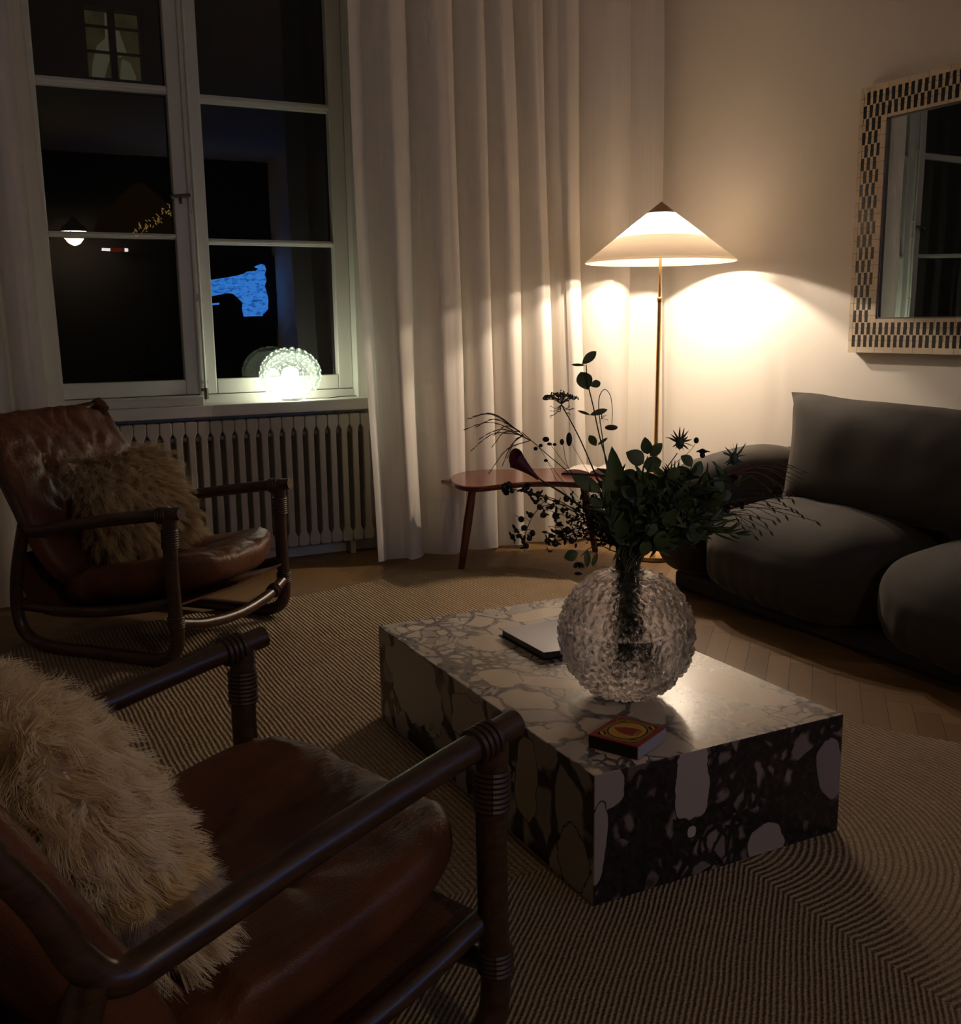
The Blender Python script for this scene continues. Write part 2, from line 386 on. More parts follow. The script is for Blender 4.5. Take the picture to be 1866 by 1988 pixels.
g = G(); box(g, (XL-.1, YW, 0), (NX0, YG+.12, ZC)); box(g, (NX1, YW, 0), (XR, YG+.12, ZC)); box(g, (NX0, YW+.11, 0), (NX1, YG+.12, .766))
struct('wall_window', g, wall_m, smooth=False)
struct('wall_right', box(G(), (XR, YB, 0), (XR+.1, YG+.12, ZC)), wall_m, smooth=False)
struct('wall_left', box(G(), (XL-.1, YB, 0), (XL, YW, ZC)), wall_m, smooth=False)
struct('wall_back', box(G(), (XL-.1, YB-.1, 0), (XR+.1, YB, ZC)), plain('charcoal wall', (.06, .055, .05), .9), smooth=False)
struct('ceiling', box(G(), (XL-.1, YB-.1, ZC), (XR+.1, YG+.12, ZC+.1)), wall_m, smooth=False)
struct('baseboard_right', box(G(), (XR-.015, YB, 0), (XR-.0002, YW-.015, .11)), trim_m, bevel=.004, smooth=False)
g = G(); box(g, (NX1, YW-.015, 0), (XR, YW-.0002, .11)); box(g, (XL, YW-.015, 0), (NX0, YW-.0002, .11)); box(g, (NX0, YW+.095, 0), (NX1, YW+.1098, .10))
struct('baseboard_window', g, trim_m, bevel=.004, smooth=False)
# window
win = empty('window_1', (1.08, 5.22, .826)); win['kind'] = 'structure'
ZT = 3.05
g = G()
box(g, (NX0, 5.16, .766), (.30, 5.34, ZC)); box(g, (1.885, 5.16, .766), (NX1, 5.34, ZC)); box(g, (.30, 5.22, .766), (1.885, 5.34, .865)); box(g, (.30, 5.18, ZT), (1.885, 5.34, ZC)); box(g, (1.072, 5.215, .865), (1.108, 5.34, ZT))
struct('outer_frame', g, trim_m, win, bevel=.004, smooth=False)
def sash(x0, x1, p0, p1, yf, rails, bars):
    f = G(); yb = yf+.055
    box(f, (x0, yf, .868), (p0, yb, ZT)); box(f, (p1, yf, .868), (x1, yb, ZT)); box(f, (p0, yf, .868), (p1, yb, .942))
    s = struct('sash', f, trim_m, win, bevel=.005, smooth=False)
    b = G()
    for z, h in rails:
        box(b, (p0, yf+.012, z-h), (p1, yb-.004, z+h)); box(b, (p0, yf+.002, z-h*.45), (p1, yf+.012, z+h*.45))
    struct('glazing_bar', b, trim_m, s, bevel=.003, smooth=False)
    zz = [.942]+[z for z, h in rails]+[ZT]
    for i in range(len(zz)-1):
        lo = zz[i]+(rails[i-1][1] if i else 0); hi = zz[i+1]-(rails[i][1] if i < len(rails) else 0)
        pg = G(); box(pg, (p0, YG, lo), (p1, YG+.0008, hi)); pg.f = pg.f[2:3]; pg.m = pg.m[:1]
        struct('pane', pg, pane_m, s, smooth=False)
sash(.30, 1.075, .433, 1.008, 5.232, [(1.632, .013), (2.305, .019)], 0)
sash(1.105, 1.885, 1.162, 1.806, 5.232, [(1.614, .014), (2.282, .019)], 0)
g = G(); tube(g, [(1.098, 5.205, .84), (1.098, 5.205, 2.9)], .006, 8)
for z in (.93, 1.33, 1.75, 1.86, 2.33): box(g, (1.083, 5.203, z-.006), (1.113, 5.225, z+.006))
rod = struct('latch_rod', g, trim_m, win)
g = G(); tube(g, [(1.00, 5.208, 1.818), (1.08, 5.202, 1.825)], .008, 8); ball(g, (.995, 5.208, 1.817), .013); tube(g, [(1.035, 5.21, 1.815), (1.035, 5.205, 1.785)], .006, 8)
struct('latch_handle', g, iron_m, win)
g = G(); tube(g, [(1.098, 5.197, .845), (1.098, 5.197, .90)], .011, 8); box(g, (1.075, 5.19, .885), (1.098, 5.215, .897)); struct('rod_catch', g, iron_m, win)
# sill and the panel to its left
g = G(); box(g, (NX0, 5.035, .768), (NX1, 5.22, .826)); struct('trim_1', g, sill_m, bevel=.006, smooth=False)
g = G(); box(g, (NX0, 5.045, .8262), (1.052, 5.2318, .866)); struct('trim_2', g, trim_m, bevel=.004, smooth=False)

# ------------------------------------------------------------------ radiator
rad = tag(empty('radiator', (1.2, 5.06, .0)), 'pale ribbed column radiator under the window sill', 'radiator')
PX, Z0, Z1 = .0598, .075, .748
def section():
    out = []; a, b, hh = .0292, .0165, .05
    prof = [(a*.8, Z0), (a, Z0+.012), (a, Z0+.05), (b, Z0+.078), (b, Z1-.078), (a, Z1-.055), (a, Z1-.008), (a*.85, Z1)]
    return [(-x, z) for x, z in prof]+[(x, z) for x, z in prof[::-1]]
pf = section(); k0 = len(pf); first = None
for i in range(24):
    x = .505+PX*i
    if first is None:
        v = [(px_, y, z) for y in (5.048, 5.145) for px_, z in pf]
        f = [tuple(range(k0)), tuple(range(2*k0-1, k0-1, -1))]+[(q, (q+k0), (q+1) % k0+k0, (q+1) % k0) for q in range(k0)]
        v = [(p[0]+x, p[1], p[2]) for p in v]
        first = obj('section', (v, f), rad_m, rad, bevel=.005, sharp=35); sx = x
    else:
        c = first.copy(); COL.objects.link(c); c.location = (x-sx, 0, 0)
g = G(); tube(g, [(.49, 5.10, .12), (1.91, 5.10, .12)], .016, 10); tube(g, [(.49, 5.10, .66), (1.91, 5.10, .66)], .016, 10); obj('header_pipe', g, rad_m, rad)
for x in (.6, 1.78): obj('foot', box(G(), (x, 5.07, 0), (x+.03, 5.12, .09)), rad_m, rad, bevel=.004)

# ------------------------------------------------------------------ curtains
def curtain(crests, y0, amp, ztop, zbot, seed, lean):
    rs = random.Random(seed); xs = []
    per = 22; cols = []
    for i in range(len(crests)-1):
        w = crests[i+1]-crests[i]; A = amp*(.65+.6*rs.random())*min(1.15, (w/.2)**.5)
        for k in range(per):
            ph = 2*PI*k/per; cols.append((crests[i], w, A, ph, rs.random()))
    cols.append((crests[-1], .1, amp, 0, .5))
    NZ = 34; v = []; f = []; nx = len(cols)
    for j in range(NZ+1):
        t = j/NZ; z = zbot+(ztop-zbot)*t
        for (c, w, A, ph, _) in cols:
            gather = 1-.35*t
            s = math.sin(3.1*t+c*5.1)*.012+math.sin(7*t+c*11)*.006
            y = y0-A*gather*math.cos(ph)+.007*math.sin(2*ph+2*t+c*9)
            x = c+w*ph/(2*PI)+.145*w*math.sin(ph)+s+lean*t
            v.append((x, min(y, 4.99), z+.008*math.cos(ph)*(1-t)))
    for j in range(NZ):
        for i in range(nx-1): f.append((j*nx+i, j*nx+i+1, (j+1)*nx+i+1, (j+1)*nx+i))
    return v, f
v, f = curtain([1.80, 1.975, 2.26, 2.455, 2.60, 2.81, 2.955, 3.26, 3.565], 4.79, .066, 3.06, .012, 4, -.055)
tag(obj('sheer_curtain', (v, f), sheer_m, sharp=0), 'long white sheer curtain hanging right of the window behind the floor lamp', 'curtain')
v, f = curtain([-.62, -.36, -.10, .10, .28, .405], 4.80, .05, 3.06, .012, 9, -.03)
tag(obj('sheer_curtain', (v, f), sheer_m, sharp=0), 'white sheer curtain at the left edge of the window behind the rear armchair', 'curtain')
for (x0, x1, lb) in ((1.6, 3.58, 'thin curtain rail above the right sheer curtain'), (-.75, .5, 'thin curtain rail above the left sheer curtain')):
    g = G(); tube(g, [(x0, 4.79, 3.085), (x1, 4.79, 3.085)], .012, 8); tag(obj('curtain_rail', g, white_m), lb, 'curtain rail')

# ------------------------------------------------------------------ floor lamp
LX, LY = 3.125, 4.20
lamp = tag(empty('floor_lamp', (LX, LY, 0)), 'tall brass floor lamp with glowing conical linen shade beside the curtain', 'floor lamp')
obj('base', lathe(G(), [(.001, .0), (.13, .0), (.135, .008), (.13, .022), (.05, .03), (.012, .05), (.001, .05)], (LX, LY, 0)), brass_m, lamp)
g = G(); tube(g, [(LX-.012, LY+.0, .03), (LX-.006, LY, .7), (LX, LY, 1.30)], .0105, 14); tube(g, [(LX, LY, 1.30), (LX, LY, 1.70)], .008, 12); lathe(g, [(.0106, 1.288), (.0135, 1.292), (.0135, 1.31), (.0106, 1.314)], (LX, LY, 0), 16)
obj('pole', g, brass_m, lamp)
RS, ZR, ZA = .366, 1.487, 1.766
zc_ = 1.717; rc_ = RS*(ZA-zc_)/(ZA-ZR)
sh = obj('lamp_shade', lathe(G(), [(rc_, zc_), (RS*.5, ZR+(ZA-ZR)*.5), (RS, ZR), (RS, ZR-.006)], (LX, LY, 0), 96), shade_m, lamp)
obj('added_shade_layer', lathe(G(), [(RS-.004-(1.603-ZR)*RS/(ZA-ZR), 1.603), (RS-.004, ZR+.0005)], (LX, LY, 0), 96), added_layer_m, sh)  # inner layer added to dim the lower shade, not a known lining
obj('shade_rim', tube(G(), [(LX+RS*math.cos(a), LY+RS*math.sin(a), ZR-.004) for a in np.linspace(0, 2*PI, 97)], .0035, 6, cap=False), shade_m, sh)
obj('shade_cap', lathe(G(), [(.001, ZA+.002), (rc_+.006, zc_-.002), (rc_+.004, zc_-.006), (.02, zc_+.02)], (LX, LY, 0), 64), plain('dull brass cap', (.42, .28, .17), .45, .6), lamp)
bulb_m = glow('warm bulb', (1.0, .81, .62), 1750)
for a in (143, 323):
    bx, by = LX+.122*math.cos(math.radians(a)), LY+.122*math.sin(math.radians(a))
    s_ = obj('socket', tube(G(), [(LX, LY, 1.60), (bx*.8+LX*.2, by*.8+LY*.2, 1.605), (bx, by, 1.622)], .009, 10), brass_m, lamp)
    g = G(); ball(g, (bx, by, 1.640), .021, 16, 10); obj('light_bulb', g, bulb_m, lamp)

# ------------------------------------------------------------------ bobbled glass lamp on the sill
BX, BY, BZ = 1.505, 5.105, .955
gl = tag(empty('glass_lamp', (BX, BY, .826)), 'round bobbled glass lamp glowing white on the window sill', 'table lamp')
def m_bobble():
    a = M('bobbled glass'); f = a.n('LayerWeight', {'Blend': .35})
    tr = a.n('BsdfTransparent', {'Color': (.95, .98, .95)}); gl_ = a.n('BsdfGlossy', {'Color': (.9, 1, .97), 'Roughness': .04}); tl = a.n('BsdfTranslucent', {'Color': (.84, .91, .86)})
    x = a.n('MixShader', {0: a.rng(f.outputs[1], 0, 1, .02, .17), 1: tr, 2: tl}); return a.done(a.n('MixShader', {0: a.rng(f.outputs[1], 0, 1, .05, .4), 1: x, 2: gl_}))
bob_m = m_bobble()
g = G(); ball(g, (BX, BY, BZ), .128, 40, 24, 0, (1, 1, .86))
N = 190
for i in range(N):
    zz = 1-2*(i+.5)/N; a = i*2.399963; rr = math.sqrt(1-zz*zz); d = Vector((rr*math.cos(a), rr*math.sin(a), zz))
    if zz < -.86: continue
    c = Vector((BX, BY, BZ))+Vector((d.x*.143, d.y*.143, d.z*.124)); ball(g, c, .0165, 10, 7)
obj('glass_shade', g, bob_m, gl, sharp=0)
g = G(); ball(g, (BX, BY, BZ-.022), .045, 20, 12); obj('light_bulb', g, glow('cool bulb', (1.0, .97, .80), 58), gl)
obj('base', lathe(G(), [(.001, .8262), (.05, .8262), (.05, .838), (.02, .845), (.015, .89), (.001, .89)], (BX, BY, 0), 24), white_m, gl)
g = G(); tube(g, smooth_path([(BX+.05, BY-.01, .832), (1.66, 5.14, .8285), (1.72, 5.13, .8285), (1.80, 5.185, .8285), (1.90, 5.19, .8285)]), .0024, 6)
obj('power_cord', g, plain('dark cord', (.10, .09, .07), .6), gl)

# ------------------------------------------------------------------ mirror (object origin at its lower near-window corner)
MY, MZ = 3.385, 1.050; MW, MH, MT = .93, 1.112, .145
mir = tag(empty('wall_mirror', (XR-.045, MY, MZ)), 'wall mirror framed in black and bone checkered inlay above the sofa', 'mirror')
g = G(); X0, X1 = XR-.045, XR-.002
def yz(a, b): box(g, (X0, a[0], a[1]), (X1, b[0], b[1]))
yz((MY-MW, MZ), (MY, MZ+.145)); yz((MY-MW, MZ+MH-.14), (MY, MZ+MH)); yz((MY-MT, MZ+.145), (MY, MZ+MH-.14)); yz((MY-MW, MZ+.145), (MY-MW+MT, MZ+MH-.14))
obj('mirror_frame', g, inlay_m, mir, smooth=False)
g = G(); a, b = MY-MT, MY-MW+MT; c, d = MZ+.145, MZ+MH-.14
for q in (((X0+.004, a-.010, c), (X0+.02, a, d)), ((X0+.004, b, c), (X0+.02, b+.010, d)), ((X0+.004, b, c), (X0+.02, a, c+.006)), ((X0+.004, b, d-.006), (X0+.02, a, d))): box(g, *q)
obj('inner_lip', g, plain('pewter lip', (.20, .19, .18), .35, .5), mir, smooth=False)
g = G(); box(g, (X0+.012, b+.005, c+.003), (X0+.018, a-.005, d-.003)); obj('mirror_glass', g, mirror_m, mir, smooth=False)

# ------------------------------------------------------------------ rug
def rug_outline():
    pts = [(-.25, 3.75), (-.05, 4.05), (.20, 4.16), (.55, 4.24), (.85, 4.285), (1.218, 4.325), (1.50, 4.385), (1.758, 4.44), (1.95, 4.45), (2.134, 4.43), (2.30, 4.38), (2.42, 4.28), (2.475, 4.15), (2.47, 3.92), (2.42, 3.6), (2.36, 3.2), (2.31, 2.7), (2.30, 2.30), (2.315, 2.05), (2.44, 1.83), (2.60, 1.55), (2.70, 1.2), (2.68, .6), (2.3, .35), (1.2, .3), (.2, .35), (-.3, .6), (-.45, 1.5), (-.42, 2.8)]
    P = smooth_path([(x, y, 0) for x, y in pts]+[(pts[0][0], pts[0][1], 0)], 5)[:-1]
    return P
ro = rug_outline(); n = len(ro)
v = [(p.x, p.y, .001) for p in ro]+[(p.x, p.y, .010) for p in ro]
cen = Vector((1.0, 2.4, 0)); v += [tuple(Vector((p.x, p.y, .013))+(cen-p).normalized()*.012) for p in ro]
f = [(i, (i+1) % n, n+(i+1) % n, n+i) for i in range(n)]+[(n+i, n+(i+1) % n, 2*n+(i+1) % n, 2*n+i) for i in range(n)]+[tuple(range(2*n, 3*n))]
tag(obj('area_rug', (v, f), rug_m, sharp=60), 'large ribbed jute rug under the marble table and armchairs', 'rug')
RZ = .0135

# ------------------------------------------------------------------ marble table
TX0, TX1, TY0, TY1, TZ = 1.066, 1.748, 1.620, 2.812, .302
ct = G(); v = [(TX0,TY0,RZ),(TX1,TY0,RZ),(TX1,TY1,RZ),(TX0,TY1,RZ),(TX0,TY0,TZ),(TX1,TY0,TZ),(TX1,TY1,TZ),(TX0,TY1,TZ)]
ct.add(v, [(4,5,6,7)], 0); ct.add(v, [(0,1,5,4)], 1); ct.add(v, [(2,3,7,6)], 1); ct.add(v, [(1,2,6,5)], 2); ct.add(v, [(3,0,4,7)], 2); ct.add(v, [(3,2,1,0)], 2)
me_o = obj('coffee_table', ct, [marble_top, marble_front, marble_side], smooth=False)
import bmesh
bm = bmesh.new(); bm.from_mesh(me_o.data); bmesh.ops.remove_doubles(bm, verts=bm.verts, dist=1e-5); bm.to_mesh(me_o.data); bm.free()
bv = me_o.modifiers.new('bevel', 'BEVEL'); bv.width = .0018; bv.segments = 1
tag(me_o, 'low block coffee table of veined cream and dark marble', 'coffee table')

# book, matchbox
bk = tag(empty('book', (1.46, 2.41, TZ)), 'flat silver grey book lying behind the vase on the marble table', 'book')
g = G(); NB = 12
for k in range(NB+1):
    t = k/NB; x = 1.338+.262*t; z = TZ+.021-.006*math.sin(t*PI)**1.0*(1 if t < .8 else .6)+.004*t
    g.v += [(x, 2.285, z), (x, 2.545, z), (x, 2.285, z+.0022), (x, 2.545, z+.0022)]
for k in range(NB):
    a = 4*k; b = a+4
    g.f += [(a+2, b+2, b+3, a+3), (a+1, b+1, b, a), (a, b, b+2, a+2), (b+1, a+1, a+3, b+3)]; g.m += [0]*4
g.f += [(0, 2, 3, 1), (4*NB+1, 4*NB+3, 4*NB+2, 4*NB)]; g.m += [0, 0]
obj('front_cover', g, plain('silver grey cover', (.36, .36, .40), .35, .1), bk)
g = G(); box(g, (1.346, 2.293, TZ+.0025), (1.592, 2.537, TZ+.0155)); obj('page_block', g, plain('book pages', (.20, .18, .155), .8), bk, smooth=False)
g = G(); box(g, (1.338, 2.285, TZ+.0002), (1.60, 2.545, TZ+.0024)); obj('back_cover', g, black_m, bk, smooth=False)

ma = math.radians(26.5); mo = Vector((1.2155, 1.7205, TZ))
mb = tag(empty('matchbox', mo, ma), 'red and yellow matchbox on the near corner of the marble table', 'matchbox'); mb['local'] = 1
red_m = plain('red card', (.33, .035, .025), .55); yel_m = plain('yellow print', (.62, .33, .05), .55); oli_m = plain('olive print', (.30, .20, .045), .55); ink_m = plain('black print', (.02, .012, .01), .55)
hx, hy = .0645, .059
g = G(); box(g, (-hx, -hy, .0003), (hx, hy, .030)); obj('sleeve', g, red_m, mb, smooth=False, bevel=.0008)
g = G(); box(g, (-hx-.0008, -hy+.001, .002), (-hx-.0001, hy-.001, .0285)); obj('striking_strip', g, plain('striker', (.010, .006, .005), .9), mb, smooth=False)
g = G(); box(g, (-hx+.001, -hy-.0008, .002), (hx-.001, -hy-.0001, .0285)); obj('tray_end', g, plain('grey card', (.34, .32, .34), .8), mb, smooth=False)
def disc(g, cx, cy, rx, ry, z, m, n=40, rot=0, pw=2):
    P = []
    for k in range(n):
        a = 2*PI*k/n; c, s = math.cos(a), math.sin(a); x = rx*math.copysign(abs(c)**(2/pw), c); y = ry*math.copysign(abs(s)**(2/pw), s)
        P.append((cx+x*math.cos(rot)-y*math.sin(rot), cy+x*math.sin(rot)+y*math.cos(rot), z))
    g.add(P, [tuple(range(n))], m)
g = G(); z = .0303
disc(g, 0, 0, .056, .048, z, 1, 48, 0, 3.4); disc(g, 0, 0, .0475, .0425, z+.0001, 2); disc(g, 0, 0, .0445, .0395, z+.0002, 0)
for sx_ in (-1, 1):
    for sy in (-1, 1):
        cx, cy = sx_*.044, sy*.038; disc(g, cx, cy, .0125, .0115, z+.0003, 0); disc(g, cx, cy, .011, .010, z+.0004, 2); disc(g, cx, cy, .0035, .009, z+.0005, 0, 20, sx_*sy*.7)
P = [(x*.021-.002, y, z+.0006) for x, y in [(-.9, -.026), (.9, -.026), (.95, -.005), (.7, .012), (0, .033), (-.7, .012), (-.95, -.005)]]
g.add(P, [tuple(range(len(P)))], 3); disc(g, -.002, -.027, .019, .006, z+.0007, 0, 24); disc(g, -.002, -.0275, .015, .0035, z+.0008, 1, 24)
em = obj('printed_emblem', g, [yel_m, oli_m, ink_m, red_m], mb, smooth=False)
em['label'] = 'yellow oval with a red flame shape'

# ------------------------------------------------------------------ bench with a magazine
BZ_ = .45
def bench_pts():
    px = [(872, 929), (880, 938), (900, 943.5), (925, 945), (950, 943), (985, 938.5), (1030, 935.5), (1080, 935), (1130, 937), (1180, 937), (1225, 930), (1240, 921), (1225, 913), (1180, 908), (1120, 907), (1060, 909), (1000, 911), (950, 911), (910, 914), (884, 920)]
    return smooth_path([at(x, y, 2, BZ_) for x, y in px]+[at(px[0][0], px[0][1], 2, BZ_)], 4)[:-1]
bp = bench_pts(); n = len(bp); bc = sum(bp, Vector())/n
bench = tag(empty('side_table', (bc.x, bc.y, 0)), 'red brown kidney shaped side table on splayed legs before the curtain', 'side table')
def ringz(z, k): return [tuple((p-bc)*k+bc+Vector((0, 0, z-p.z))) for p in bp]
v = ringz(BZ_, .985)+ringz(BZ_-.004, 1)+ringz(BZ_-.018, 1)+ringz(BZ_-.026, .975)
f = [tuple(range(n))]+[(a*n+(i+1) % n, a*n+i, (a+1)*n+i, (a+1)*n+(i+1) % n) for a in range(3) for i in range(n)]+[tuple(range(4*n-1, 3*n-1, -1))]
lac = M('red lacquered wood'); nn = lac.noise(lac.n('Mapping', {'Vector': lac.coord(), 'Scale': (2, 26, 8)}), 3, 4)
lac_m = lac.done(lac.pbr(lac.mix(nn.outputs[0], (.085, .020, .011), (.14, .036, .02)), .2))
obj('tabletop', (v, f), lac_m, bench, sharp=30)
lt = at(918, 948, 2, BZ_-.03); lf = at(895, 1107, 2, .004)
for (top, foot) in ((lt, lf), (bc+Vector((.34, -.10, -.03)), Vector((bc.x+.44, bc.y-.16, .004))), (bc+Vector((.34, .10, -.03)), Vector((bc.x+.44, bc.y+.12, .004)))):
    top = Vector(top); foot = Vector(foot); top.z = BZ_-.026; foot.z = .002
    lg = obj('leg', tube(G(), [top, top*.6+foot*.4, foot], [.019, .023, .016], 8), lac_m, bench, sharp=25)
g = G(); box(g, (lt[0]-.03, lt[1]-.0, BZ_-.044), (lt[0]+.07, lt[1]+.30, BZ_-.026)); obj('leg_rail', g, lac_m, bench, bevel=.004)
mg = tag(empty('magazine', (2.72, 4.35, BZ_)), 'open magazine with curled white pages on the red side table', 'magazine')
a = at(1090, 921, 2, BZ_); b = at(1185, 926, 2, BZ_); c = at(1110, 911, 2, BZ_)
ux = Vector((b-a)); ux.z = 0; uy = Vector((c-a)); uy.z = 0; uy = uy.normalized()*.20; ux = ux.normalized()*.30; a = Vector(a)
g = G(); v = [a+Vector((0, 0, .0005)), a+ux+Vector((0, 0, .0005)), a+ux+uy+Vector((0, 0, .0005)), a+uy+Vector((0, 0, .0005))]; v += [p+Vector((0, 0, .008)) for p in v]
g.add(v, [(3,2,1,0),(4,5,6,7),(0,1,5,4),(1,2,6,5),(2,3,7,6),(3,0,4,7)]); obj('cover', g, black_m, mg, smooth=False)
for s_, t0, t1, hh in ((0, .03, .5, .022), (1, .5, .97, .034)):
    v = []; f = []; K = 14
    for k in range(K+1):
        t = k/K; q = a+ux*(t0+(t1-t0)*t)+uy*.04; z = .0085+hh*math.sin(PI*(t*.85+.08))**.8*(1-.2*t)
        for w in (0, .92): v += [q+uy*w+Vector((0, 0, z)), q+uy*w+Vector((0, 0, .0085))]
    for k in range(K):
        i = 4*k; j = i+4; f += [(i, j, j+2, i+2), (i+1, i+3, j+3, j+1), (i, i+1, j+1, j), (i+2, j+2, j+3, i+3)]
    f += [(0, 2, 3, 1), (4*K, 4*K+1, 4*K+3, 4*K+2)]
    obj('page', (v, f), plain('magazine paper', (.62, .55, .50), .6), mg)

# ------------------------------------------------------------------ sofa
sofa = tag(empty('sofa', (3.05, 2.4, 0)), 'plump taupe velvet sofa along the right wall', 'sofa')
def wrinkle(amp, sc):
    def fn(q): return q+Vector((noise.noise(q*sc), noise.noise(q*sc+Vector((7, 3, 1))), noise.noise(q*sc+Vector((1, 9, 4)))))*amp
    return fn
def seat(y0, y1, h):
    hx, hy = .37, (y1-y0)/2
    def fn(q):
        q = q.copy()
        if q.x < 0:                                    # hanging front with vertical gathers
            low = max(0, min(1, (.1-q.z)/.25))
            q.x += low*.006*math.sin(q.y*70+4*noise.noise(q*3))
        q.z -= .05*max(0, -q.x/hx)**2*max(0, min(1, q.z/.12))
        return wrinkle(.010, 5)(q)
    v, f = cushion(hx, hy, 1, 30, 3.1, 3.1, lambda q: fn(Vector((q.x, q.y, q.z*(.235 if q.z > 0 else .19)))))
    return [p+Vector((3.05, (y0+y1)/2, h)) for p in v], f
obj('seat_cushion', seat(2.50, 3.45, .235), velvet_m, sofa, sharp=0)
obj('seat_cushion', seat(1.42, 2.53, .225), velvet_m, sofa, sharp=0)
def pillow(w, h, th, n=26, pw=3.2):
    v = []; f = []
    for sg in (1, -1):
        for i in range(n+1):
            for j in range(n+1):
                u, t = -1+2*i/n, -1+2*j/n
                e = max(0, (1-abs(u)**pw)*(1-abs(t)**pw))**.5
                cu = 1-.07*(1-u*u)*abs(t)**2; ct_ = 1-.07*(1-t*t)*abs(u)**2
                v.append(Vector((sg*th*e, u*w*ct_, t*h*cu)))
    L = (n+1)**2
    for i in range(n):
        for j in range(n):
            a = i*(n+1)+j; q = (a, a+n+1, a+n+2, a+1); f.append(q); f.append(tuple(L+k for k in q[::-1]))
    return v, f
def backc(yc, w, h, zc, xc, tilt, k):
    v, f = pillow(w, h, .15)
    R = Matrix.Rotation(tilt, 3, 'Y'); out = []
    for p in v:
        q = p.copy(); t = (q.z/h)
        q.x += .012*math.sin(q.y*38+q.z*22+3*noise.noise(p*4))*max(0, t)*max(0, .45-q.y/w)*.9
        q += Vector((noise.noise(p*5+Vector((k, 0, 0))), 0, noise.noise(p*4))) * .012
        q.z -= .03*max(0, -q.y/w)*max(0, t)
        out.append(R @ q+Vector((xc, yc, zc)))
    return out, f
obj('back_cushion', backc(2.60, .775, .245, .645, 3.20, .10, 1), velvet_m, sofa, sharp=0)
obj('back_cushion', backc(1.38, .60, .24, .64, 3.21, .10, 5), velvet_m, sofa, sharp=0)
v, f = cushion(.40, .17, .27, 20, 3.0, 3.0, wrinkle(.012, 5))
obj('arm_cushion', ([p+Vector((3.10, 3.575, .355+.045*(p.x/.4))) for p in v], f), velvet_m, sofa, sharp=0)
g = G(); box(g, (2.83, 1.45, .0), (3.52, 3.66, .085)); box(g, (3.42, 1.45, .085), (3.54, 3.70, .60)); obj('sofa_base', g, plain('dark sofa base', (.03, .024, .02), .8), sofa, bevel=.02)

# ------------------------------------------------------------------ armchairs (local: x forward, y left, origin on the floor under the arm tips)
chair = empty('armchair'); chair['local'] = 1
def side_path(s):
    y = s*.345
    return y
def loc_tube(name, pts, r, parent, m=cane_m, per=8, n=14): return obj(name, tube(G(), smooth_path(pts, per), r, n), m, parent)
def wraps(pts, r, k=5, gap=.011):                     # binding rings around a pole
    a, b = Vector(pts[0]), Vector(pts[1]); d = (b-a).normalized(); g = G(); u = d.orthogonal().normalized(); w = d.cross(u)
    for i in range(k):
        c = a+d*gap*i; tube(g, [c+(u*math.cos(t)+w*math.sin(t))*r for t in np.linspace(0, 2*PI, 21)], gap*.52, 6, cap=False)
    return g
for s in (-1, 1):
    y = s*.345
    arm = obj('armrest', tube(G(), smooth_path([(.045, y, .562), (-.12, y, .542), (-.36, y, .506), (-.56, y, .468), (-.635, y, .462), (-.675, y*.985, .505), (-.72, y*.975, .60), (-.82, y*.96, .76), (-.895, y*.95, .885)], 8), .0225, 14), cane_m, chair)
    obj('binding', wraps([(-.012, y, .5545), (-.052, y, .550)], .0245, 4, .0115), wrap_m, arm)
    leg = obj('leg', tube(G(), smooth_path([(-.006, y, .552), (-.012, y, .42), (-.010, y, .25), (-.006, y, .13), (-.022, y, .065), (-.075, y, .031), (-.16, y, .024)], 8), .025, 14), cane_m, chair)
    obj('binding', wraps([(-.009, y, .50), (-.011, y, .42)], .0262, 8, .0085), wrap_m, leg)
    obj('binding', wraps([(-.007, y, .19), (-.0065, y, .15)], .0262, 5, .0085), wrap_m, leg)
    obj('runner', tube(G(), smooth_path([(-.15, y, .0245), (-.38, y, .024), (-.60, y, .026), (-.70, y, .06), (-.735, y, .14), (-.725, y, .27), (-.69, y, .40), (-.665, y, .475)], 8), .024, 14), cane_m, chair)
    obj('seat_rail', tube(G(), smooth_path([(-.01, y*.955, .245), (-.2, y*.955, .20), (-.46, y*.955, .165), (-.72, y*.955, .165)], 6), .02, 12), cane_m, chair)
st = obj('stretcher', tube(G(), smooth_path([(-.004, -.335, .165), (.008, -.2, .132), (.012, 0, .115), (.008, .2, .132), (-.004, .335, .165)], 8), .021, 14), cane_m, chair)
obj('binding', wraps([(.008, .235, .139), (.004, .265, .147)], .0225, 3, .011), wrap_m, st)
obj('back_rail', tube(G(), smooth_path([(-.735, -.335, .17), (-.755, 0, .155), (-.735, .335, .17)], 8), .02, 12), cane_m, chair)
obj('top_rail', tube(G(), smooth_path([(-.885, -.325, .865), (-.90, 0, .84), (-.885, .325, .865)], 8), .02, 12), cane_m, chair)
buttons_seat = [(-.30, -.13), (-.30, .13)]
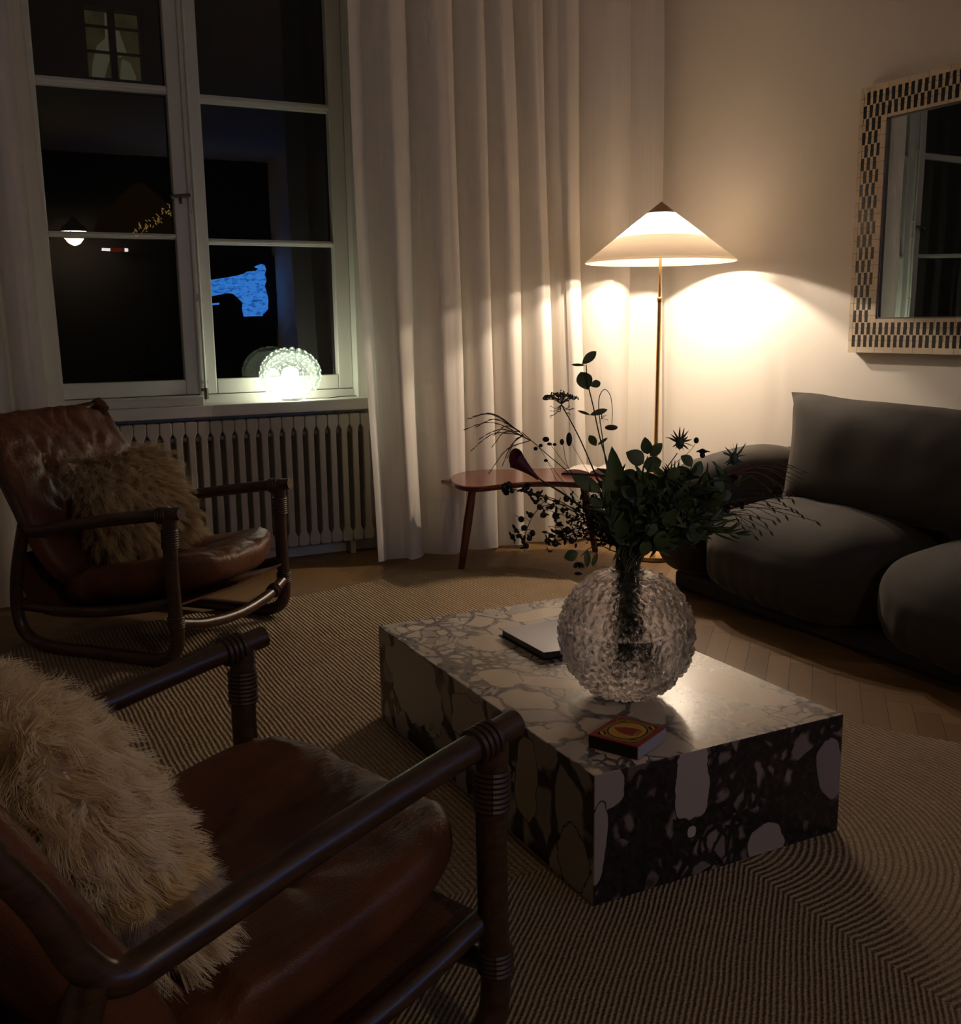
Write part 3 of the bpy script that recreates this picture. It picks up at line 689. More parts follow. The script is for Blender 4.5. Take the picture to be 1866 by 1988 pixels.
def seat_fn(q):
    q = q.copy(); x, y = q.x, q.y                     # local half sizes .33,.30,.055
    if q.z > 0:
        for bx, by in ((.05, -.12), (.05, .12), (-.2, 0)):
            r2 = (x-bx)**2+(y-by)**2; q.z -= .022*math.exp(-r2/.0011); ang = math.atan2(y-by, x-bx)
            q.z += .0045*math.sin(ang*7+by*20)*math.exp(-r2/.012)
        if x > .12: q.z += .0028*math.sin(y*80+11*noise.noise(q*9))*min(1, (x-.12)/.12)
    q += Vector((noise.noise(q*6), noise.noise(q*6+Vector((3, 1, 2))), noise.noise(q*6+Vector((5, 2, 8)))))*.006
    X = q.x-.295
    top = .318 if X > -.1 else .318
    zc = .30+.19*(X+.0)*1.0 if X < -.05 else .2905+.19*.0+(X+.05)*.05
    zc = .288+.20*max(X, -.7)*.75+.03*math.exp(-((X)/.12)**2)
    zc += .055*(abs(q.y)/.30)**2.2*(1 if X > -.45 else .6)            # sling sags in the middle
    return Vector((X, q.y, zc+q.z))
obj('seat_cushion', cushion(.355, .308, .078, 34, 3.4, None, seat_fn), leather_m, chair, sharp=0)
def back_fn(q):
    q = q.copy(); u, w = q.x, q.y                     # u along the height, w across
    if q.z > 0:
        for bu, bw in ((.12, -.14), (.12, .14), (-.1, -.14), (-.1, .14)):
            r2 = (u-bu)**2+(w-bw)**2; q.z -= .026*math.exp(-r2/.0013)
            ang = math.atan2(w-bw, u-bu); q.z += .008*math.sin(ang*9+bw*9)*math.exp(-r2/.016)
        if u > .13: q.z += .0045*math.sin(w*62+9*noise.noise(q*7))*min(1, (u-.13)/.08)
    sag = -.028*(1-(w/.36)**2)+.012
    a = Vector((-.475, 0, .885)); nrm = Vector((.885, 0, .475)); c = Vector((-.722, 0, .535))
    p = c+a*u+nrm*(q.z+sag+.02); p.y = w; return p
obj('back_cushion', cushion(.375, .348, .062, 36, 3.8, None, back_fn), leather_m, chair, sharp=0)
P = smooth_path([(.0, 0, .236), (-.2, 0, .188), (-.42, 0, .155), (-.62, 0, .15), (-.70, 0, .21), (-.735, 0, .36)], 6); v = []; f = []
for p in P:
    for y, dz in ((-.332, 0), (0, -.012), (.332, 0), (.332, -.008), (0, -.020), (-.332, -.008)): v.append((p.x, y, p.z+dz))
for i in range(len(P)-1):
    for k in range(6): f.append((6*i+k, 6*i+(k+1) % 6, 6*i+6+(k+1) % 6, 6*i+6+k))
f += [tuple(range(5, -1, -1)), tuple(6*(len(P)-1)+k for k in range(6))]
obj('leather_sling', (v, f), leather_m, chair)
for bu, bw in ((.12, -.14), (.12, .14)):
    p = back_fn(Vector((bu, bw, .06))); obj('button', ball(G(), p, .009, 10, 6), leather_m, chair)
for s in (-1, 1):
    g = tube(G(), smooth_path([(-.88, s*.315, .85), (-.86, s*.312, .87), (-.835, s*.31, .845)], 4), .022, 8)
    obj('leather_strap', g, leather_m, chair)
C1 = (.863, 3.782, RZ); A1 = math.radians(-48.58); C2 = (.580, 1.661, RZ); A2 = math.radians(19.4)
GC = 'pair of brown leather armchairs'
chair.location = C1; chair.rotation_euler = (0, 0, A1)
tag(chair, 'brown leather and dark rattan armchair in front of the radiator', 'armchair', GC)
ch2 = copy_thing(chair, C2, A2)
tag(ch2, 'brown leather and dark rattan armchair in the near foreground beside the marble table', 'armchair', GC)

# ------------------------------------------------------------------ fur cushions
def fur_cushion(w, h, th, N, K, L, rad, seed, comb, tilt, curl=.010, clump=.72, fm=None):
    r = np.random.default_rng(seed)
    v, f = pillow(w, h, th, 24, 2.6)
    V = np.array([tuple(p) for p in v]); F = np.array(f)
    a, b, c, d = V[F[:, 0]], V[F[:, 1]], V[F[:, 2]], V[F[:, 3]]
    nr = np.cross(c-a, d-b); ar = np.linalg.norm(nr, axis=1)+1e-12; nr = nr/ar[:, None]
    flip = np.sign(nr[:, 0])*np.where(np.arange(len(F)) % 2 == 0, 1, -1); nr = nr*np.where(flip == 0, 1, flip)[:, None]
    pr = ar*np.where(nr[:, 0] > -.3, 1, .35); pr /= pr.sum()
    def sample(n):
        i = r.choice(len(F), n, p=pr); s, t = r.random((n, 1)), r.random((n, 1))
        p = (a[i]*(1-s)+b[i]*s)*(1-t)+(d[i]*(1-s)+c[i]*s)*t
        return p, nr[i]
    R, Nn = sample(N); CR, CN = sample(K)
    out = R/np.array([max(th, .05)*2.2, w, h]); out /= (np.linalg.norm(out, axis=1, keepdims=True)+1e-9); Nn = Nn*.55+out*.75; Nn /= np.linalg.norm(Nn, axis=1, keepdims=True)
    oc = CR/np.array([max(th, .05)*2.2, w, h]); oc /= (np.linalg.norm(oc, axis=1, keepdims=True)+1e-9); CN = CN*.55+oc*.75; CN /= np.linalg.norm(CN, axis=1, keepdims=True)
    own = np.empty(N, int)
    for q in range(0, N, 2000): own[q:q+2000] = ((R[q:q+2000, None, :]-CR[None])**2).sum(-1).argmin(1)
    comb = np.array(comb, float)
    cd = CN+comb[None]*(.8+.5*r.random((K, 1)))+r.normal(0, .28, (K, 3)); cl = L*(.65+.6*r.random((K, 1)))
    cd /= np.linalg.norm(cd, axis=1, keepdims=True); ph = r.random((K, 1))*6.28; fq = 5+5*r.random((K, 1))
    T = np.linspace(0, 1, 8); grav = np.array([math.sin(tilt)*-1*0, 0, -1.0])
    sd = r.normal(0, .30, (N, 3)); sl = .75+.4*r.random((N, 1)); rd = Nn*.5+cd[own]+sd*.6; rd /= np.linalg.norm(rd, axis=1, keepdims=True)
    P = np.empty((N, 8, 3))
    ca = np.cross(cd, np.array([0.3, .5, .8])); ca /= np.linalg.norm(ca, axis=1, keepdims=True); cb = np.cross(cd, ca)
    for j, t in enumerate(T):
        gd = CR+cd*cl*t+grav*(cl*.42*t*t)+(ca*np.cos(ph+fq*t)+cb*np.sin(ph+fq*t))*curl*t
        own_p = R+rd*cl[own]*sl*t+grav*(cl[own]*.38*t*t)
        k = clump*t**.8
        P[:, j] = own_p*(1-k)+(gd[own]+(R-CR[own])*.18+sd*.006)*k
    tn = np.gradient(P, axis=1); tn /= np.linalg.norm(tn, axis=2, keepdims=True)+1e-9
    ref = Nn[:, None, :]*1.0+r.normal(0, .35, (N, 1, 3)); u = np.cross(tn, ref); u /= np.linalg.norm(u, axis=2, keepdims=True)+1e-9
    rr = rad*(1-.75*T**1.5)[None, :, None]
    ring = np.stack([P-u*rr, P+u*rr], axis=2)                 # N,8,2,3
    VV = np.concatenate([V, ring.reshape(-1, 3)]); base = len(V)
    s0 = (np.arange(N)[:, None]*16+np.arange(7)[None, :]*2).reshape(-1)+base
    FF = np.concatenate([F, np.stack([s0, s0+1, s0+3, s0+2], axis=-1)])
    cs, sn = math.cos(tilt), math.sin(tilt)             # lean back about the y axis
    VV = np.stack([VV[:, 0]*cs-VV[:, 2]*sn, VV[:, 1], VV[:, 0]*sn+VV[:, 2]*cs], axis=1)
    me = bpy.data.meshes.new('fur_cushion'); me.vertices.add(len(VV)); me.vertices.foreach_set('co', VV.astype(np.float32).ravel())
    me.loops.add(len(FF)*4); me.loops.foreach_set('vertex_index', FF.astype(np.int32).ravel())
    me.polygons.add(len(FF)); me.polygons.foreach_set('loop_start', np.arange(len(FF), dtype=np.int32)*4); me.polygons.foreach_set('use_smooth', np.ones(len(FF), bool))
    me.polygons.foreach_set('material_index', np.concatenate([np.zeros(len(F), np.int32), np.ones(len(FF)-len(F), np.int32)])); me.update(calc_edges=True); me.materials.append(pelt_m); me.materials.append(fm)
    o = bpy.data.objects.new('fur_cushion', me); COL.objects.link(o); return o
def on_chair(o, C, A, loc, roll=0):
    cs, sn = math.cos(A), math.sin(A)
    o.location = (C[0]+loc[0]*cs-loc[1]*sn, C[1]+loc[0]*sn+loc[1]*cs, C[2]+loc[2]); o.rotation_euler = (0, 0, A+roll)
f1 = fur_cushion(.235, .215, .075, 18000, 1000, .085, .0009, 3, (.25, 0, -.55), .45, fm=fur_m)
on_chair(f1, C1, A1, (-.47, .03, .50)); tag(f1, 'shaggy sheepskin cushion on the armchair by the radiator', 'cushion', 'shaggy sheepskin cushions')
f2 = fur_cushion(.255, .235, .072, 34000, 1700, .062, .0007, 5, (.2, 0, -.35), .45, .014, .62, fm=fur_w)
on_chair(f2, C2, A2, (-.535, .045, .495)); tag(f2, 'shaggy cream sheepskin cushion on the armchair in the near foreground', 'cushion', 'shaggy sheepskin cushions')

# ------------------------------------------------------------------ vase and bouquet
VC = Vector((1.379, 1.962, TZ+.159)); VR = .162
vase = tag(empty('vase', (VC.x, VC.y, TZ)), 'round smoky glass vase with scaly bumps on the marble table', 'vase')
def scaly(p):
    d = p.normalized(); z = d.z
    if p.length < .1: return p
    q = Vector((d.x, d.y, d.z*1.05))*9.3
    ds, _ = noise.voronoi(q); e = min(1, ds[0]*1.45)
    k = (1-e*e)*.0105
    t = max(0, min(1, (.93-z)/.06))*max(0, min(1, (z+.95)/.05))
    return p+d*(k*t-.004)
prof = []
n1 = 170; a0, a1 = math.radians(14), math.radians(163)
for i in range(n1+1):
    a = a1+(a0-a1)*i/n1; prof.append((VR*math.sin(a), VR*math.cos(a)))
fl_ = [(.0005, prof[0][1]-.002), (prof[0][0]*.7, prof[0][1]-.002)]
IR = VR-.0085
inn = [(IR*math.sin(a), IR*math.cos(a)) for a in np.linspace(a0+.02, PI-.28, 60)]
inn += [(.0005, inn[-1][1]-.002)]
g = lathe(G(), fl_+prof+[(prof[-1][0]+.004, prof[-1][1]+.007), (prof[-1][0]-.002, prof[-1][1]+.008)]+inn, VC, 300, 0, scaly)
vo = obj('glass_body', g, vase_m, vase, sharp=0)
WZ = .022
wr = VR-.0080
wp = [(.0005, -.135), (.05, -.135)]+[(wr*math.sin(a), wr*math.cos(a)) for a in np.linspace(PI-.40, math.acos(WZ/wr), 50)]+[(wr*math.sin(math.acos(WZ/wr))-.004, WZ), (.0005, WZ)]
obj('water', lathe(G(), wp, VC, 96), water_m, vase, sharp=30)

DV = float(np.dot(np.array(VC)-EYE, fw))
NECK = Vector((VC.x, VC.y, VC.z+VR*.985))
def B(px, py, dd=0.0): return Vector(deep(px, py, DV+dd))
rb = random.Random(11)
def leaf_mesh(g, base, tip, wid, up, m=0, fold=.25, droop=.12, shape=1.0, n=7):
    base, tip = Vector(base), Vector(tip); d = tip-base; L = d.length; d.normalize(); up = Vector(up)
    s = d.cross(up); s = s.normalized() if s.length > 1e-6 else d.orthogonal().normalized(); nn = s.cross(d)
    v = []; f = []
    for i in range(n+1):
        t = i/n; w = wid*.5*max(.0, math.sin(PI*t**shape))**.75; c = base+d*L*t+nn*(-droop*L*(t-.5)**2*2+droop*L*.5)
        v += [c-s*w+nn*fold*w, c, c+s*w+nn*fold*w]
    for i in range(n):
        a = 3*i; f += [(a, a+3, a+4, a+1), (a+1, a+4, a+5, a+2)]
    g.add(v, f, m)
CAMV = Vector(tuple(-fw))
def facing(tilt=.5): return (CAMV+Vector((rb.uniform(-1, 1), rb.uniform(-1, 1), rb.uniform(-.6, 1)))*tilt).normalized()
class Plant:
    def __init__(s, name, label, cat, path, dep, r=.0022, mat=stem_m, group=None):
        bott = Vector((VC.x+rb.uniform(-.06, .06), VC.y+rb.uniform(-.06, .06), VC.z-.10+rb.uniform(0, .06)))
        nk = NECK+Vector((rb.uniform(-.024, .024), rb.uniform(-.024, .024), 0))
        K = len(path); pts = [bott, nk]+[B(x, y, dep*(i+1)/K) for i, (x, y) in enumerate(path)]
        s.P = smooth_path(pts, 6); s.root = tag(empty(name, bott), label, cat, group); s.dep = dep
        L = len(s.P); obj('stem', tube(G(), s.P, [r*(1.15-.55*i/(L-1)) for i in range(L)], 6), mat, s.root); s.path = path
    def part(s, name, g, m, label=None):
        o = obj(name, g, m, s.root, sharp=50)
        if label: o['label'] = label
        return o
    def at(s, px, py, extra=0.0): return B(px, py, s.dep+extra)
    def leaf(s, b, t, w, m=leaf_a, tilt=.5, e=0.0, **k):
        g = G(); leaf_mesh(g, s.at(*b), s.at(t[0], t[1], e), w, facing(tilt), 0, **k); return s.part('leaf', g, m)
# 1 tall eucalyptus
p = Plant('eucalyptus_stem', 'tallest eucalyptus stem with few folded leaves rising before the curtain', 'flower', [(1205, 1010), (1182, 910), (1165, 850), (1152, 790), (1141, 742), (1138, 708)], .03, .0020)
for b, t, w in (((1130, 707), (1158, 682), .022), ((1136, 709), (1109, 708), .007), ((1142, 757), (1127, 722), .040), ((1147, 750), (1166, 742), .020), ((1145, 806), (1180, 795), .015), ((1147, 806), (1121, 797), .007), ((1158, 866), (1144, 845), .020), ((1160, 864), (1180, 850), .008)): p.leaf(b, t, w, leaf_a, .15, 0.01)
# 2 umbel
p = Plant('wild_carrot', 'dried wild carrot umbel on a straight stem leaning left', 'flower', [(1200, 1020), (1160, 930), (1125, 850), (1090, 785)], .06, .0022)
g = G(); c0 = p.at(1090, 785)
for i in range(26):
    a = i*2.4; rr = .043*math.sqrt((i+.5)/26); dr = Vector(rt)*rr*math.cos(a)*1.0+Vector(fw)*rr*math.sin(a)
    e = c0+dr+Vector(tuple(-dn))*(.030-.35*rr)+Vector(rt)*-.004
    tube(g, smooth_path([c0, c0+dr*.5+Vector((0, 0, .012)), e], 3), .0007, 4)
    for k in range(7): ball(g, e+Vector((rb.gauss(0, .004), rb.gauss(0, .004), rb.gauss(0, .002))), .0022, 6, 4)
p.part('umbel', g, lace_m)
g = G()
for i in range(14):
    a = i*.9; e = c0+Vector(rt)*.030*math.cos(a)+Vector(fw)*.02*math.sin(a)+Vector(tuple(dn))*rb.uniform(.004, .03)
    tube(g, smooth_path([c0, (c0+e)*.5+Vector((0, 0, -.008)), e, e+Vector((rb.uniform(-.006, .006), 0, rb.uniform(-.006, .004)))], 3), .0006, 4)
p.part('bracts', g, lace_m)
# 3 nodding seed head
p = Plant('nodding_seedhead', 'thin stem curled over into a hanging disc seed head', 'flower', [(1210, 1010), (1180, 915), (1170, 850), (1163, 800), (1164, 770), (1174, 756), (1185, 768), (1189, 795), (1188, 823)], .05, .0013)
g = G(); c = p.at(1187, 830); ball(g, c, .016, 14, 8, 0, (1, 1, .42)); p.part('seed_head', g, lace_m)
g = G(); c = p.at(1168, 812)
for i in range(12): tube(g, [c, c+Vector((rb.uniform(-.006, .02), rb.uniform(-.01, .01), rb.uniform(-.016, .014)))], .0006, 4)
p.part('tendril', g, twig_m)
# 4 plume grass left
def plume(name, label, path, dep, tips, start, mat=grass_m, r=.0016):
    q = Plant(name, label, 'grass', path, dep, r, mat); g = G()
    for k, (tx, ty) in enumerate(tips):
        sx, sy = start[k % len(start)]; mx, my = .45*sx+.55*tx, .45*sy+.55*ty-10-abs(tx-sx)*.10
        P = smooth_path([q.at(sx, sy), q.at(mx, my, rb.uniform(-.01, .02)), q.at(tx, ty, rb.uniform(-.02, .03))], 6)
        tube(g, P, [.0013*(1-.5*i/(len(P)-1)) for i in range(len(P))], 5)
        for i in range(3, len(P)-1, 2):
            d = (P[i+1]-P[i]).normalized(); tube(g, [P[i], P[i]+d*.012+Vector((0, 0, rb.choice((-.002, .002))))], [.0014, .0004], 4)
    q.part('plume', g, mat); return q
plume('plume_grass', 'feathery reddish grass plume arching far out to the left', [(1185, 1030), (1120, 935), (1060, 880), (1012, 838)], .04,
      [(908, 814), (918, 808), (900, 834), (925, 828), (913, 876), (930, 852), (955, 868), (975, 905), (948, 920), (960, 845), (985, 890)], [(1010, 838), (1016, 845), (1030, 855)])
plume('plume_grass', 'feathery reddish grass plume arching right over the sofa', [(1260, 1020), (1330, 950), (1400, 922)], .02,
      [(1562, 922), (1568, 918), (1555, 938), (1548, 945), (1520, 950), (1500, 955), (1545, 965), (1530, 912), (1560, 930)], [(1400, 920), (1410, 925), (1390, 930)])
# 5 dark pods
for path, pods, lb in (([(1205, 1020), (1150, 930), (1110, 862)], [((1105, 853), .0075, 2.3)], 'single large oval black seed pod on a stem right of the wild carrot'),
                       ([(1200, 1030), (1120, 930), (1065, 858)], [((1060, 853), .0085, .8), ((1067, 862), .0065, .6), ((1077, 863), .005, .8)], 'cluster of three round black pods left of the wild carrot stem'),
                       ([(1190, 1030), (1110, 920), (1092, 860)], [((1091, 858), .0055, 1.4)], 'small slanted black pod on a hair thin stem'),
                       ([(1190, 1040), (1090, 930), (1046, 868)], [((1050, 865), .005, .9), ((1040, 871), .0055, .9)], 'pair of tiny black pods at the edge of the left grass plume'),
                       ([(1190, 1040), (1100, 960), (1062, 895)], [((1060, 894), .0055, .7)], 'lone black pod hanging low beside the wild carrot'),
                       ([(1230, 1010), (1290, 920), (1335, 880), (1350, 862)], [((1352, 855), .0065, 1.2)], 'single round dark bud standing at the top right of the bouquet')):
    p = Plant('seed_pod', lb, 'flower', path, .05, .0009, twig_m); g = G()
    for (x, y), r, el in pods: ball(g, p.at(x, y), r, 10, 7, 0, (1, 1, el)); 
    p.part('pod', g, pod_m)
# 6 calla
p = Plant('calla_lily', 'dark burgundy calla lily trumpet over the red side table', 'flower', [(1190, 1040), (1110, 970), (1060, 938), (1042, 925)], .03, .0032)
g = G(); a = p.at(1046, 930); b = p.at(1003, 893); ax = (b-a); L = ax.length; ax.normalize(); u = ax.orthogonal().normalized(); w = ax.cross(u); NU = 18; v = []; f = []
for i in range(9):
    t = i/8; r = .004+.020*t**1.6
    for k in range(NU):
        an = 2*PI*k/NU; ext = 1+.35*max(0, math.cos(an))*t**2; v.append(a+ax*L*t*ext+(u*math.cos(an)+w*math.sin(an))*r)
for i in range(8):
    for k in range(NU): f.append((i*NU+k, i*NU+(k+1) % NU, (i+1)*NU+(k+1) % NU, (i+1)*NU+k))
g.add(v, f); p.part('spathe', g, wine_m); g = G(); tube(g, [a, a+ax*L*.8], [.004, .003], 8); p.part('spadix', g, pod_m)
# 7 hanging berry twigs
for lb, path, bl in (('twig of black berries drooping lowest on the left', [(1190, 1045), (1110, 985), (1050, 985), (1022, 1030), (1018, 1070)], [(1012, 1008), (1030, 1000), (1018, 1025), (1008, 1040), (1028, 1045), (1022, 1060), (1016, 1052), (1034, 1035), (995, 1042), (1002, 1030)]),
                     ('twig of dark berries reaching left under the side table', [(1185, 1040), (1090, 975), (1020, 955), (985, 948)], [(978, 946), (988, 942), (994, 953), (983, 955), (1018, 950), (1024, 942), (1030, 958)]),
                     ('twig of dark berries hanging close to the vase rim', [(1190, 1050), (1130, 1035), (1095, 1045), (1070, 1060)], [(1092, 1040), (1102, 1030), (1078, 1055), (1085, 1018), (1070, 1040), (1110, 1050), (1062, 1050)]),
                     ('curly twig with dry dark florets left of the bouquet centre', [(1190, 1040), (1110, 1000), (1060, 975)], [(1060, 968), (1070, 985), (1082, 975), (1048, 985), (1092, 990), (1055, 1000), (1040, 975), (1100, 968), (1045, 960), (1078, 1002)])):
    p = Plant('berry_twig', lb, 'flower', path, .02, .0014, twig_m); g = G(); h = G(); k = 0
    for (x, y) in bl:
        c = p.at(x, y, rb.uniform(-.03, .03)); n_ = min(p.P, key=lambda q: (q-c).length)
        tube(h, smooth_path([n_, (n_+c)*.5+Vector((0, 0, .006)), c], 3), .0007, 4)
        ball(g, c, rb.uniform(.0055, .009), 8, 6, 0, (1, 1, rb.uniform(.8, 1.2)))
        for q in range(3): leaf_mesh(g, c, c+Vector((rb.gauss(0, .009), rb.gauss(0, .009), rb.gauss(0, .009))), .007, facing(1))
    p.part('berry', g, pod_m); p.part('twiglet', h, twig_m)
# 8 drooping eucalyptus on the left rim
p = Plant('eucalyptus_stem', 'eucalyptus sprig drooping over the left rim of the vase', 'flower', [(1180, 1065), (1150, 1062), (1128, 1080)], -.05, .0016)
for b, t, w in (((1122, 1072), (1095, 1084), .028), ((1140, 1066), (1140, 1102), .016), ((1160, 1072), (1150, 1100), .012)): p.leaf(b, t, w, leaf_a, .3)
g = G(); c = p.at(1124, 1098)
for i in range(9): leaf_mesh(g, c+Vector((0, 0, .008)), c+Vector((math.cos(i*.7)*.013, math.sin(i*.7)*.013, -.005)), .010, facing(.8))
ball(g, p.at(1123, 1113), .0085, 12, 6, 0, (1.2, 1.2, .5)); p.part('flower_head', g, pod_m)
# 9 broad leaf
p = Plant('broad_leaf', 'single broad dark leaf standing upright in the bouquet centre', 'flower', [(1215, 1060), (1200, 1010)], -.04, .003)
for b, t, w in (((1205, 1060), (1188, 866), .062),): p.leaf(b, t, w, leaf_b, .12, .0, shape=.8, fold=.35, n=12)
p = Plant('broad_leaf', 'broad green leaf slanting left across the bouquet', 'flower', [(1205, 1065), (1180, 1000), (1165, 960)], -.05, .0025)
p.leaf((1168, 955), (1110, 925), .034, leaf_a, .2, 0); p.leaf((1180, 985), (1140, 968), .024, leaf_a, .3)
# 10 round leaved eucalyptus, top and right
def euca(label, path, dep, lv, m=leaf_a, tilt=.45):
    q = Plant('eucalyptus_stem', label, 'flower', path, dep, .0018)
    for (bx, by, tx, ty, w) in lv: q.leaf((bx, by), (tx, ty), w, m, tilt, rb.uniform(-.015, .015), shape=.85)
    return q
euca('round leaved eucalyptus with the two pointed leaves beside the lamp pole', [(1220, 1020), (1240, 940), (1258, 885)], -.01, [(1258, 882, 1252, 848, .028), (1262, 885, 1286, 860, .026), (1250, 900, 1215, 878, .042), (1248, 905, 1285, 895, .040), (1240, 930, 1205, 920, .038), (1238, 935, 1275, 925, .038), (1232, 965, 1195, 960, .034), (1232, 960, 1268, 965, .036), (1228, 1000, 1195, 1005, .03)])
euca('round leaved eucalyptus lying low to the right of the vase neck', [(1235, 1060), (1290, 1030), (1345, 1030)], -.06, [(1330, 1022, 1352, 1052, .040), (1325, 1020, 1370, 1018, .036), (1290, 1030, 1278, 1068, .038), (1295, 1025, 1305, 990, .034), (1260, 1050, 1248, 1080, .030), (1262, 1042, 1262, 1005, .034)])
euca('round leaved eucalyptus fanning up behind the red blooms', [(1235, 1050), (1300, 980), (1345, 925)], .03, [(1345, 925, 1362, 895, .030), (1340, 930, 1318, 905, .032), (1325, 950, 1358, 945, .032), (1318, 955, 1290, 940, .034), (1300, 975, 1335, 978, .032), (1290, 985, 1262, 972, .032)])
# 11 thistles
def thistle(label, path, dep, c, R_):
    q = Plant('sea_thistle', label, 'flower', path, dep, .0020); cc = q.at(*c); g = G(); h = G(); ball(h, cc, R_*.30, 10, 8, 0, (1, 1, 1.5))
    for i in range(15):
        a = i*2*PI/15; d = Vector(rt)*math.cos(a)*.9+Vector(tuple(-dn))*(.25+.9*abs(math.sin(a)))*(1 if math.sin(a) > -.3 else -.5)+Vector(fw)*rb.uniform(-.6, .6)
        leaf_mesh(g, cc, cc+d*R_*rb.uniform(.8, 1.15), R_*.16, facing(1), shape=.7)
    q.part('bract', g, leaf_c); q.part('flower_head', h, leaf_c)
thistle('spiky silver thistle beside the floor lamp pole at the top', [(1235, 1010), (1280, 930), (1315, 880)], .0, (1320, 860), .034)
thistle('spiky thistle in front of the sofa arm', [(1245, 1040), (1340, 960), (1415, 905)], .03, (1425, 890), .036)
thistle('spiky thistle low in the middle right of the bouquet', [(1235, 1040), (1275, 980), (1300, 940)], -.06, (1305, 925), .036)
# 12 burgundy blooms
def bloom(label, path, dep, c, R_, m=wine_m):
    q = Plant('burgundy_flower' if m is wine_m else 'pale_flower', label, 'flower', path, dep, .0020); cc = q.at(*c); g = G()
    for i in range(22):
        a = i*2.4; t = (i+1)/22; d = Vector((math.cos(a)*t, math.sin(a)*t, .8-.5*t)); leaf_mesh(g, cc, cc+d*R_, R_*.75, Vector((0, 0, 1))-d*.4, fold=.4, droop=.3, shape=1.2)
    q.part('petal', g, m); g = G(); ball(g, cc, R_*.3, 10, 6); q.part('flower_center', g, pod_m)
bloom('burgundy bloom near the sofa arm at the bouquet top right', [(1240, 1030), (1310, 950), (1358, 900)], .0, (1364, 884), .022)
bloom('burgundy bloom at the right tip above the sofa seat', [(1250, 1045), (1330, 985), (1405, 945)], .02, (1425, 935), .026)
bloom('burgundy bloom lowest on the right over the sofa seat', [(1250, 1055), (1330, 1010), (1400, 998)], -.02, (1412, 992), .022)
bloom('second burgundy bloom right of the lowest one', [(1250, 1055), (1340, 1010), (1430, 985)], .0, (1441, 985), .018)
bloom('burgundy bloom tucked into the left of the bouquet by the side table', [(1190, 1045), (1100, 985), (1030, 955)], .01, (1024, 948), .016)
bloom('pale cream bloom among the leaves on the right', [(1245, 1050), (1320, 990), (1375, 970)], -.01, (1390, 966), .022, pale_m)
# 13 oat grass right
def oats(label, path, dep, tips):
    q = Plant('oat_grass', label, 'grass', path, dep, .0011, twig_m); g = G(); h = G(); K = len(q.P)
    for i, (x, y) in enumerate(tips):
        c = q.at(x, y, rb.uniform(-.02, .02)); n_ = q.P[K-1-(i % 7)-1]
        tube(h, smooth_path([n_, (n_+c)*.5+Vector((0, 0, .008)), c], 4), .0006, 4)
        d = Vector(rt)*.5+Vector(tuple(dn))*rb.uniform(.5, 1.2); d.normalize(); tube(g, [c, c+d*.007, c+d*.016], [.0012, .0030, .0006], 6)
    q.part('seed_head', g, twig_m); q.part('branchlet', h, twig_m)
oats('oat grass with hanging seed heads reaching farthest right', [(1260, 1050), (1380, 985), (1480, 965)], .01, [(1502, 960), (1520, 975), (1535, 985), (1555, 998), (1585, 1012), (1510, 965), (1545, 990), (1500, 985), (1488, 975), (1525, 1000), (1508, 1005)])
oats('oat grass with hanging seed heads drooping over the sofa seat front', [(1255, 1055), (1360, 1005), (1450, 990)], -.02, [(1470, 1000), (1485, 1015), (1495, 1030), (1460, 1015), (1500, 1010), (1475, 1030), (1455, 1000), (1440, 1020), (1465, 1040), (1430, 1005)])
oats('oat grass pointing right just below the reddish plume', [(1255, 1045), (1370, 970), (1470, 945)], .04, [(1500, 935), (1515, 945), (1528, 955), (1490, 950), (1478, 958), (1512, 960), (1538, 968)])
# 14 massed filler
for i in range(36):
    tx = rb.uniform(1150, 1430); ty = 890+abs(tx-1280)*.2+rb.uniform(0, 125); dep = rb.uniform(-.12, .13)
    q = Plant('foliage_stem', 'leafy dark green filler stem massed in the middle of the bouquet', 'foliage', [(1217+(tx-1217)*.35, 1055), (1217+(tx-1217)*.7, .5*(1055+ty)-10), (tx, ty)], dep, .0018, stem_m, 'leafy filler stems of the bouquet')
    g = G(); nar = rb.random() < .5; L = len(q.P)
    for k in range(11, L):
        for _ in range(2 if nar else 1):
            c = q.P[k]; d = (q.P[k]-q.P[k-1]).normalized(); dd = (d*.7+Vector((rb.uniform(-1, 1), rb.uniform(-1, 1), rb.uniform(-.7, .8)))).normalized()
            ll = rb.uniform(.04, .07) if nar else rb.uniform(.035, .055)
            leaf_mesh(g, c, c+dd*ll, rb.uniform(.006, .010) if nar else rb.uniform(.022, .034), facing(1.0), fold=.3)
    q.part('leaf', g, leaf_b if rb.random() < .6 else leaf_a)

for i in range(12):
    tx = rb.uniform(1045, 1165); ty = rb.uniform(955, 1050); dep = rb.uniform(-.06, .08)
    q = Plant('floret_stem', 'fine dark twig with dry florets in the left half of the bouquet', 'foliage', [(1195, 1060), (.5*(1195+tx)+8, .5*(1060+ty)-8), (tx, ty)], dep, .0011, twig_m, 'dry floret twigs of the bouquet')
    g = G(); h = G(); L = len(q.P)
    for k in range(14, L):
        for _ in range(2):
            c = q.P[k]; e = c+Vector((rb.gauss(0, .013), rb.gauss(0, .013), rb.gauss(0, .013))); tube(h, [c, e], .0005, 4)
            for _ in range(2): leaf_mesh(g, e, e+Vector((rb.gauss(0, .008), rb.gauss(0, .008), rb.gauss(0, .008))), .007, facing(1))
    q.part('floret', g, twig_m); q.part('twiglet', h, twig_m)

